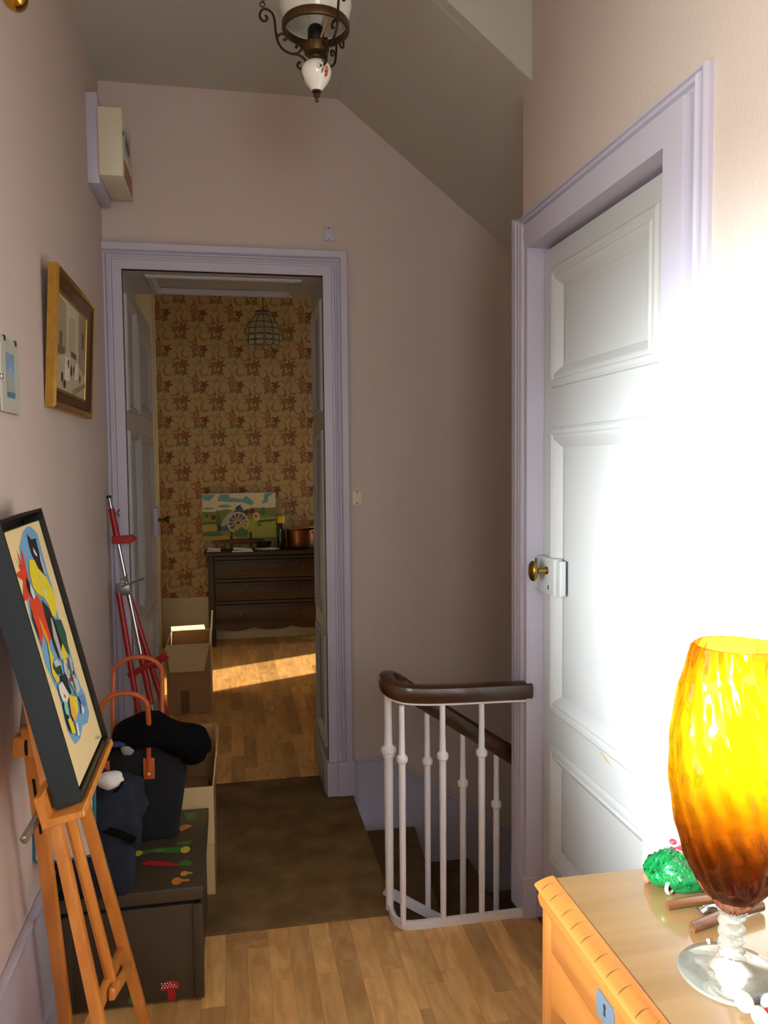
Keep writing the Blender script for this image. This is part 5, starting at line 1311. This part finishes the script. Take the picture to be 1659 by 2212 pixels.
# rounded front edge
bm = B()
EP = [(0.0305, -0.0015), (0.0285, -0.0015), (0.0275, 0.0008), (0.020, 0.0002), (0.010, -0.0025), (0.0, -0.0065), (-0.005, -0.0095), (-0.0055, -0.0125), (0.002, -0.0185), (0.0035, -0.023), (0.0005, -0.032), (0.0045, -0.046), (0.0305, -0.046)]
nseg = 60
notch = [1.176 - 0.0375 * k for k in range(27)]
rings = []
for i in range(nseg + 1):
    y = KY1 - (KY1 - KY0) * i / nseg
    ring = []
    for a, c in EP:
        amt = 0.0
        ring.append(bm.verts.new((KX0 + a + 0.0012 * amt, y, KZ + c - 0.0026 * amt)))
    rings.append(ring)
for i in range(nseg):
    for k in range(len(EP)):
        bm.faces.new((rings[i][k], rings[i][(k + 1) % len(EP)], rings[i + 1][(k + 1) % len(EP)], rings[i + 1][k]))
bm.faces.new(rings[0]); bm.faces.new(rings[-1])
fe = obj('front_edge', bm, M_HONEY, dk, True, 50)
def edge_z(a):
    for (a0, c0), (a1, c1) in zip(EP[2:7], EP[3:8]):
        if a1 <= a <= a0: return c0 + (c1 - c0) * (a0 - a) / (a0 - a1)
    return EP[2][1]
M_NOTCH = mat('dark_notch_line', (70, 38, 16), 0.7, nscale=40, namt=0.2)  # flat dark strips laid on the edge in place of cut notches
def notch_mesh(slant):
    b = B(); prev_ = None
    for i in range(11):
        t = i / 10
        a = -0.003 + 0.0225 * t
        y = (0.0045 * math.sin(PI * t * 0.75) if not slant else 0.020 * (t - 0.3) + 0.003 * math.sin(PI * t))
        w = (0.0004 + 0.0006 * math.sin(PI * min(1, t * 1.3)))
        q = [b.verts.new((KX0 + a, y + s_ * w, KZ + edge_z(a) + 0.00025)) for s_ in (-1, 1)]
        if prev_: b.faces.new((prev_[0], prev_[1], q[1], q[0]))
        prev_ = q
    return b
first = {}
for i, yk in enumerate(notch):
    sl_ = i > 8
    if sl_ not in first:
        o = obj('notch_line', notch_mesh(sl_), M_NOTCH, fe, False); first[sl_] = o
    else:
        o = first[sl_].copy(); COL.objects.link(o); o.parent = fe
    o.location = (0, yk + 0.004 * math.sin(i * 2.1), 0)
bm = B(); box(bm, KX0 + 0.0065, KY0 + 0.05, 0.668, KX0 + 0.030, KY1 - 0.045, KZ - 0.046, 0.003); dwr = obj('drawer', bm, M_HONEY, dk)
bm = B()
px_ = [(0.9940, 0.690), (0.9940, 0.716), (0.9880, 0.7225), (0.9480, 0.7225), (0.9420, 0.716), (0.9420, 0.690), (0.9480, 0.6835), (0.9880, 0.6835)]
prism(bm, px_, lambda a, c: Vector((KX0 + 0.0045, a, c)), lambda a, c: Vector((KX0 + 0.0068, a, c))); lk = obj('lock_plate', bm, M_PLATE, dwr, False)
bm = B(); prism(bm, [(0.9655, 0.696), (0.9715, 0.696), (0.9705, 0.705), (0.9725, 0.709), (0.9705, 0.7125), (0.9665, 0.7125), (0.9645, 0.709), (0.9665, 0.705)], lambda a, c: Vector((KX0 + 0.0041, a, c)), lambda a, c: Vector((KX0 + 0.0047, a, c))); obj('keyhole', bm, M_DARK, lk, False)
bm = B()
arch = [(KY1 - 0.040, 0.668), (KY0 + 0.04, 0.668), (KY0 + 0.04, 0.585)] + [(KY0 + 0.04 + (KY1 - KY0 - 0.08) * t / 20, 0.585 + 0.022 * math.sin(PI * t / 20)) for t in range(1, 20)] + [(KY1 - 0.04, 0.575)]
prism(bm, arch, lambda a, c: Vector((KX0 + 0.0075, a, c)), lambda a, c: Vector((KX0 + 0.028, a, c))); obj('apron', bm, M_HONEY, dk, False)
bm = B(); box(bm, KX0 + 0.03, KY1 - 0.028, 0.60, KX1 - 0.02, KY1 - 0.012, KZ - 0.022, 0.002); obj('end_panel', bm, M_HONEY, dk)
for x in (KX0 + 0.006, KX1 - 0.058):
    for y in (KY1 - 0.040, KY0 + 0.004):
        bm = B(); box(bm, x, y, 0.0, x + 0.052, y + 0.036, KZ - (0.046 if x < 0.6 else 0.022), 0.004); obj('leg', bm, M_HONEYV, dk)

# ------------------------------------------------------------------ amber vase
VX, VY = 0.6375, 0.914
vs = thing('amber_vase', 'tall amber optic glass vase on a clear twisted stem on the desk', 'vase', (VX, VY, KZ))
outer = [(0.012, 0.858), (0.022, 0.868), (0.036, 0.884), (0.048, 0.902), (0.060, 0.928), (0.068, 0.955), (0.0755, 0.990), (0.080, 1.025), (0.0815, 1.060), (0.0795, 1.095), (0.0745, 1.130), (0.0675, 1.165), (0.0590, 1.195), (0.0535, 1.212)]
def prof_at(z):
    for (r0, z0), (r1, z1) in zip(outer[:-1], outer[1:]):
        if z0 <= z <= z1:
            t = (z - z0) / (z1 - z0)
            return r0 + (r1 - r0) * t
    return outer[-1][0]
bm = B()
NA, NZ = 144, 120
prev = None
def optic(a, z, r):
    tw = a * 18 + (z - 0.86) * 62
    return r + 0.0021 * math.cos(tw) * (0.62 + 0.38 * math.sin((z - 0.86) * 105 - a * 7 + 2.0 * math.sin(a * 3))) + 0.0007 * mnoise.noise(Vector((math.cos(a) * 6, math.sin(a) * 6, z * 70)))
sm = catmull([(r, 0, z) for r, z in outer], 10)
for p in sm:
    ring = [bm.verts.new((VX + optic(2 * PI * k / NA, p.z, p.x) * math.cos(2 * PI * k / NA), VY + optic(2 * PI * k / NA, p.z, p.x) * math.sin(2 * PI * k / NA), p.z)) for k in range(NA)]
    if prev:
        for k in range(NA): bm.faces.new((prev[k], prev[(k + 1) % NA], ring[(k + 1) % NA], ring[k]))
    else:
        bm.faces.new(ring[::-1])
    prev = ring
# lip and inner wall
for p in [Vector((sm[-1].x - 0.0010, 0, sm[-1].z + 0.0012))] + [Vector((max(0.004, q.x - 0.0022 - (0.006 if q.z < 0.90 else 0)), 0, q.z + (0.010 if q.z < 0.88 else 0.0))) for q in sm[::-1] if q.z > 0.872]:
    ring = [bm.verts.new((VX + p.x * math.cos(2 * PI * k / NA), VY + p.x * math.sin(2 * PI * k / NA), p.z)) for k in range(NA)]
    for k in range(NA): bm.faces.new((prev[k], prev[(k + 1) % NA], ring[(k + 1) % NA], ring[k]))
    prev = ring
bm.faces.new(prev)
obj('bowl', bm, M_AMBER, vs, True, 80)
bm = B()
st = []
for i in range(49):
    z = 0.800 + (0.8565 - 0.800) * i / 48
    st.append((z, 0.0150 + 0.0030 * math.sin((z - 0.80) * 2 * PI / 0.0150)))
prev = None
for z, r in [(0.7705, 0.064), (0.7705, 0.0665), (0.7725, 0.0672), (0.7745, 0.066), (0.7785, 0.050), (0.784, 0.030), (0.790, 0.020), (0.795, 0.0155)] + st + [(0.8578, 0.0185)]:
    ring = []
    for k in range(64):
        a = 2 * PI * k / 64
        rr = r
        if 0.80 <= z <= 0.8566: rr = 0.0150 + 0.0026 * math.sin((z - 0.80) * 2 * PI / 0.0150 + a)
        ring.append(bm.verts.new((VX + rr * math.cos(a), VY + rr * math.sin(a), z)))
    if prev:
        for k in range(64): bm.faces.new((prev[k], prev[(k + 1) % 64], ring[(k + 1) % 64], ring[k]))
    else: bm.faces.new(ring[::-1])
    prev = ring
bm.faces.new(prev)
obj('stem_and_foot', bm, M_HAZE, vs, True, 60)

# ------------------------------------------------------------------ sequinned pouch
po = thing('sequin_pouch', 'crumpled green sequinned pouch with red trim at the back of the desk', 'pouch', (0.70, 1.13, KZ))
M_GRN = mat('green_satin', (8, 84, 40), 0.35, nscale=30, namt=0.35, bscale=60, bstr=0.5)
bm = B()
def pshape(q):
    q.z *= 1.0 - 3.0 * max(0, -q.x - 0.02)
    return q
blob(bm, (0.705, 1.135, KZ + 0.022), (0.066, 0.042, 0.034), 60, 36, 0.22, 20.0, 4.0, pshape, 2.0, floor=KZ + 0.0008)
pbody = obj('pouch_body', bm, M_GRN, po)
me = pbody.data
bm = B()
M_SEQ = mat('green_sequin', (24, 150, 74), 0.18, 0.7, nscale=60, namt=0.3)
polys = [p for p in me.polygons if p.center.z > KZ + 0.004 and p.normal.z > -0.4]
for k in range(520):
    p = rnd.choice(polys)
    c = p.center + Vector((rnd.uniform(-1, 1), rnd.uniform(-1, 1), rnd.uniform(-1, 1))) * 0.0012 + p.normal * 0.0009
    nrm = (p.normal + Vector((rnd.uniform(-1, 1), rnd.uniform(-1, 1), rnd.uniform(-1, 1))) * 0.35).normalized()
    t = nrm.orthogonal().normalized(); s = nrm.cross(t)
    bm.faces.new([bm.verts.new(c + (t * math.cos(2 * PI * j / 8) + s * math.sin(2 * PI * j / 8)) * 0.0025) for j in range(8)])
sq = obj('sequins', bm, M_SEQ, po, False, kind='stuff')
M_REDC = mat('red_trim', (196, 30, 44), 0.5, nscale=30, namt=0.2)
bm = B(); blob(bm, (0.690, 1.145, KZ + 0.066), (0.006, 0.006, 0.0045), 14, 10, 0.1); obj('bead', bm, M_REDC, po)
bm = B(); blob(bm, (0.708, 1.135, KZ + 0.056), (0.018, 0.014, 0.006), 20, 12, 0.3, 60, 2.0); obj('red_flower', bm, M_REDC, po)
bm = B(); blob(bm, (0.706, 1.105, KZ + 0.040), (0.007, 0.004, 0.006), 14, 10, 0.4, 90, 2.0); obj('red_flower', bm, M_REDC, po)
bm = B(); blob(bm, (0.650, 1.150, KZ + 0.010), (0.010, 0.010, 0.010), 20, 14, 0.25, 80, 1.0, floor=KZ + 0.0006); obj('drawstring_tassel', bm, mat('brown_cord', (122, 70, 46), 0.8, nscale=60, namt=0.4), po)
bm = B(); tube(bm, [Vector((0.6635, 1.109, KZ + 0.0125)) + Vector((0.008 * math.cos(t), 0.004 * math.cos(t), 0.009 * math.sin(t))) for t in [2 * PI * k / 16 for k in range(17)]], 0.0028, 8, cap=False); obj('drawstring_toggle', bm, mat('ivory_toggle', (222, 208, 180), 0.4, nscale=30), po)
bm = B(); blob(bm, (0.6635, 1.111, KZ + 0.0125), (0.006, 0.0035, 0.007), 14, 10, 0.0); obj('toggle_hole', bm, M_DARK, po)

# ------------------------------------------------------------------ wooden handled nutcracker tool
nc = thing('nutcracker', 'wooden handled metal nutcracker lying behind the vase foot', 'nutcracker', (0.70, 1.05, KZ))
M_NW = wood('dark_handle_wood', (52, 28, 12), (104, 62, 30), 0, 10.0, 0.35, coat=0.3)
def handle(p0, p1, w0, w1, h):
    p0, p1 = Vector(p0), Vector(p1)
    b = B()
    c = [p0.lerp(p1, t / 10) + Vector((0, 0, 0.003 * math.sin(PI * t / 10))) for t in range(11)]
    sweep(b, c, [(-w0 * 0.36, 0), (w0 * 0.36, 0), (w0 * 0.5, h * 0.25), (w0 * 0.5, h * 0.6), (w0 * 0.36, h * 0.88), (w0 * 0.15, h), (-w0 * 0.15, h), (-w0 * 0.36, h * 0.88), (-w0 * 0.5, h * 0.6), (-w0 * 0.5, h * 0.25)], (0, 0, 1), [0.75 + 0.25 * math.sin(PI * (0.1 + 0.8 * t / 10)) for t in range(11)])
    return b
obj('handle', handle((0.638, 1.072, KZ + 0.0006), (0.745, 1.068, KZ + 0.002), 0.015, 0.015, 0.012), M_NW, nc)
obj('handle', handle((0.642, 1.012, KZ + 0.0006), (0.775, 1.040, KZ + 0.002), 0.015, 0.015, 0.013), M_NW, nc)
bm = B(); bar(bm, (0.676, 1.050, KZ + 0.007), (0.745, 1.052, KZ + 0.010), 0.010, 0.005, (0, 1, 0), 0.001); bar(bm, (0.690, 1.056, KZ + 0.008), (0.700, 1.040, KZ + 0.018), 0.012, 0.004, (1, 0, 0), 0.001)
tube(bm, [(0.676, 1.044, KZ + 0.006), (0.690, 1.050, KZ + 0.008)], 0.004, 10); tube(bm, [(0.735, 1.030, KZ + 0.008), (0.742, 1.072, KZ + 0.010)], 0.005, 10)
obj('metal_jaw', bm, M_STEEL, nc)
bm = B(); lathe(bm, [(0, 0.0003), (0.0028, 0.0006), (0.0024, 0.003), (0, 0.0038)], (0.6508, 0.986, KZ), 14); tag(obj('bead', bm, M_PORC), 'tiny white bead lying before the nutcracker handles', 'bead')

# ------------------------------------------------------------------ small cloth doll at the corner
dl = thing('cloth_doll', 'small cloth doll with cream feet and red clothes at the desk front', 'doll', (0.63, 0.82, KZ))
M_FEET = mat('cream_felt', (226, 220, 196), 0.85, nscale=60, namt=0.05, bscale=300, bstr=0.2)
for (x, y, a) in ((0.606, 0.842, 0.2), (0.633, 0.829, -0.1)):
    bm = B()
    blob(bm, (x, y, KZ + 0.0165), (0.0100, 0.0130, 0.0110), 28, 20, 0.04, 40, x, None, 2.1, floor=KZ + 0.001); obj('foot', bm, M_FEET, dl)
    bm = B(); blob(bm, (x + 0.006, y - 0.022, KZ + 0.012), (0.0090, 0.0140, 0.0105), 28, 20, 0.05, 40, x + 2, None, 2.1, floor=KZ + 0.001); obj('leg', bm, M_FEET, dl)
bm = B(); blob(bm, (0.645, 0.812, KZ + 0.013), (0.026, 0.030, 0.0125), 36, 20, 0.15, 40, 2, None, 2.2, floor=KZ + 0.0008); obj('red_dress', bm, M_REDC, dl)
bm = B(); tube(bm, catmull([(0.622, 0.850, KZ + 0.006), (0.640, 0.848, KZ + 0.014), (0.662, 0.838, KZ + 0.018), (0.68, 0.83, KZ + 0.012)], 5), 0.004, 8); obj('grey_ribbon', bm, mat('grey_ribbon', (120, 128, 140), 0.5, nscale=40), dl)
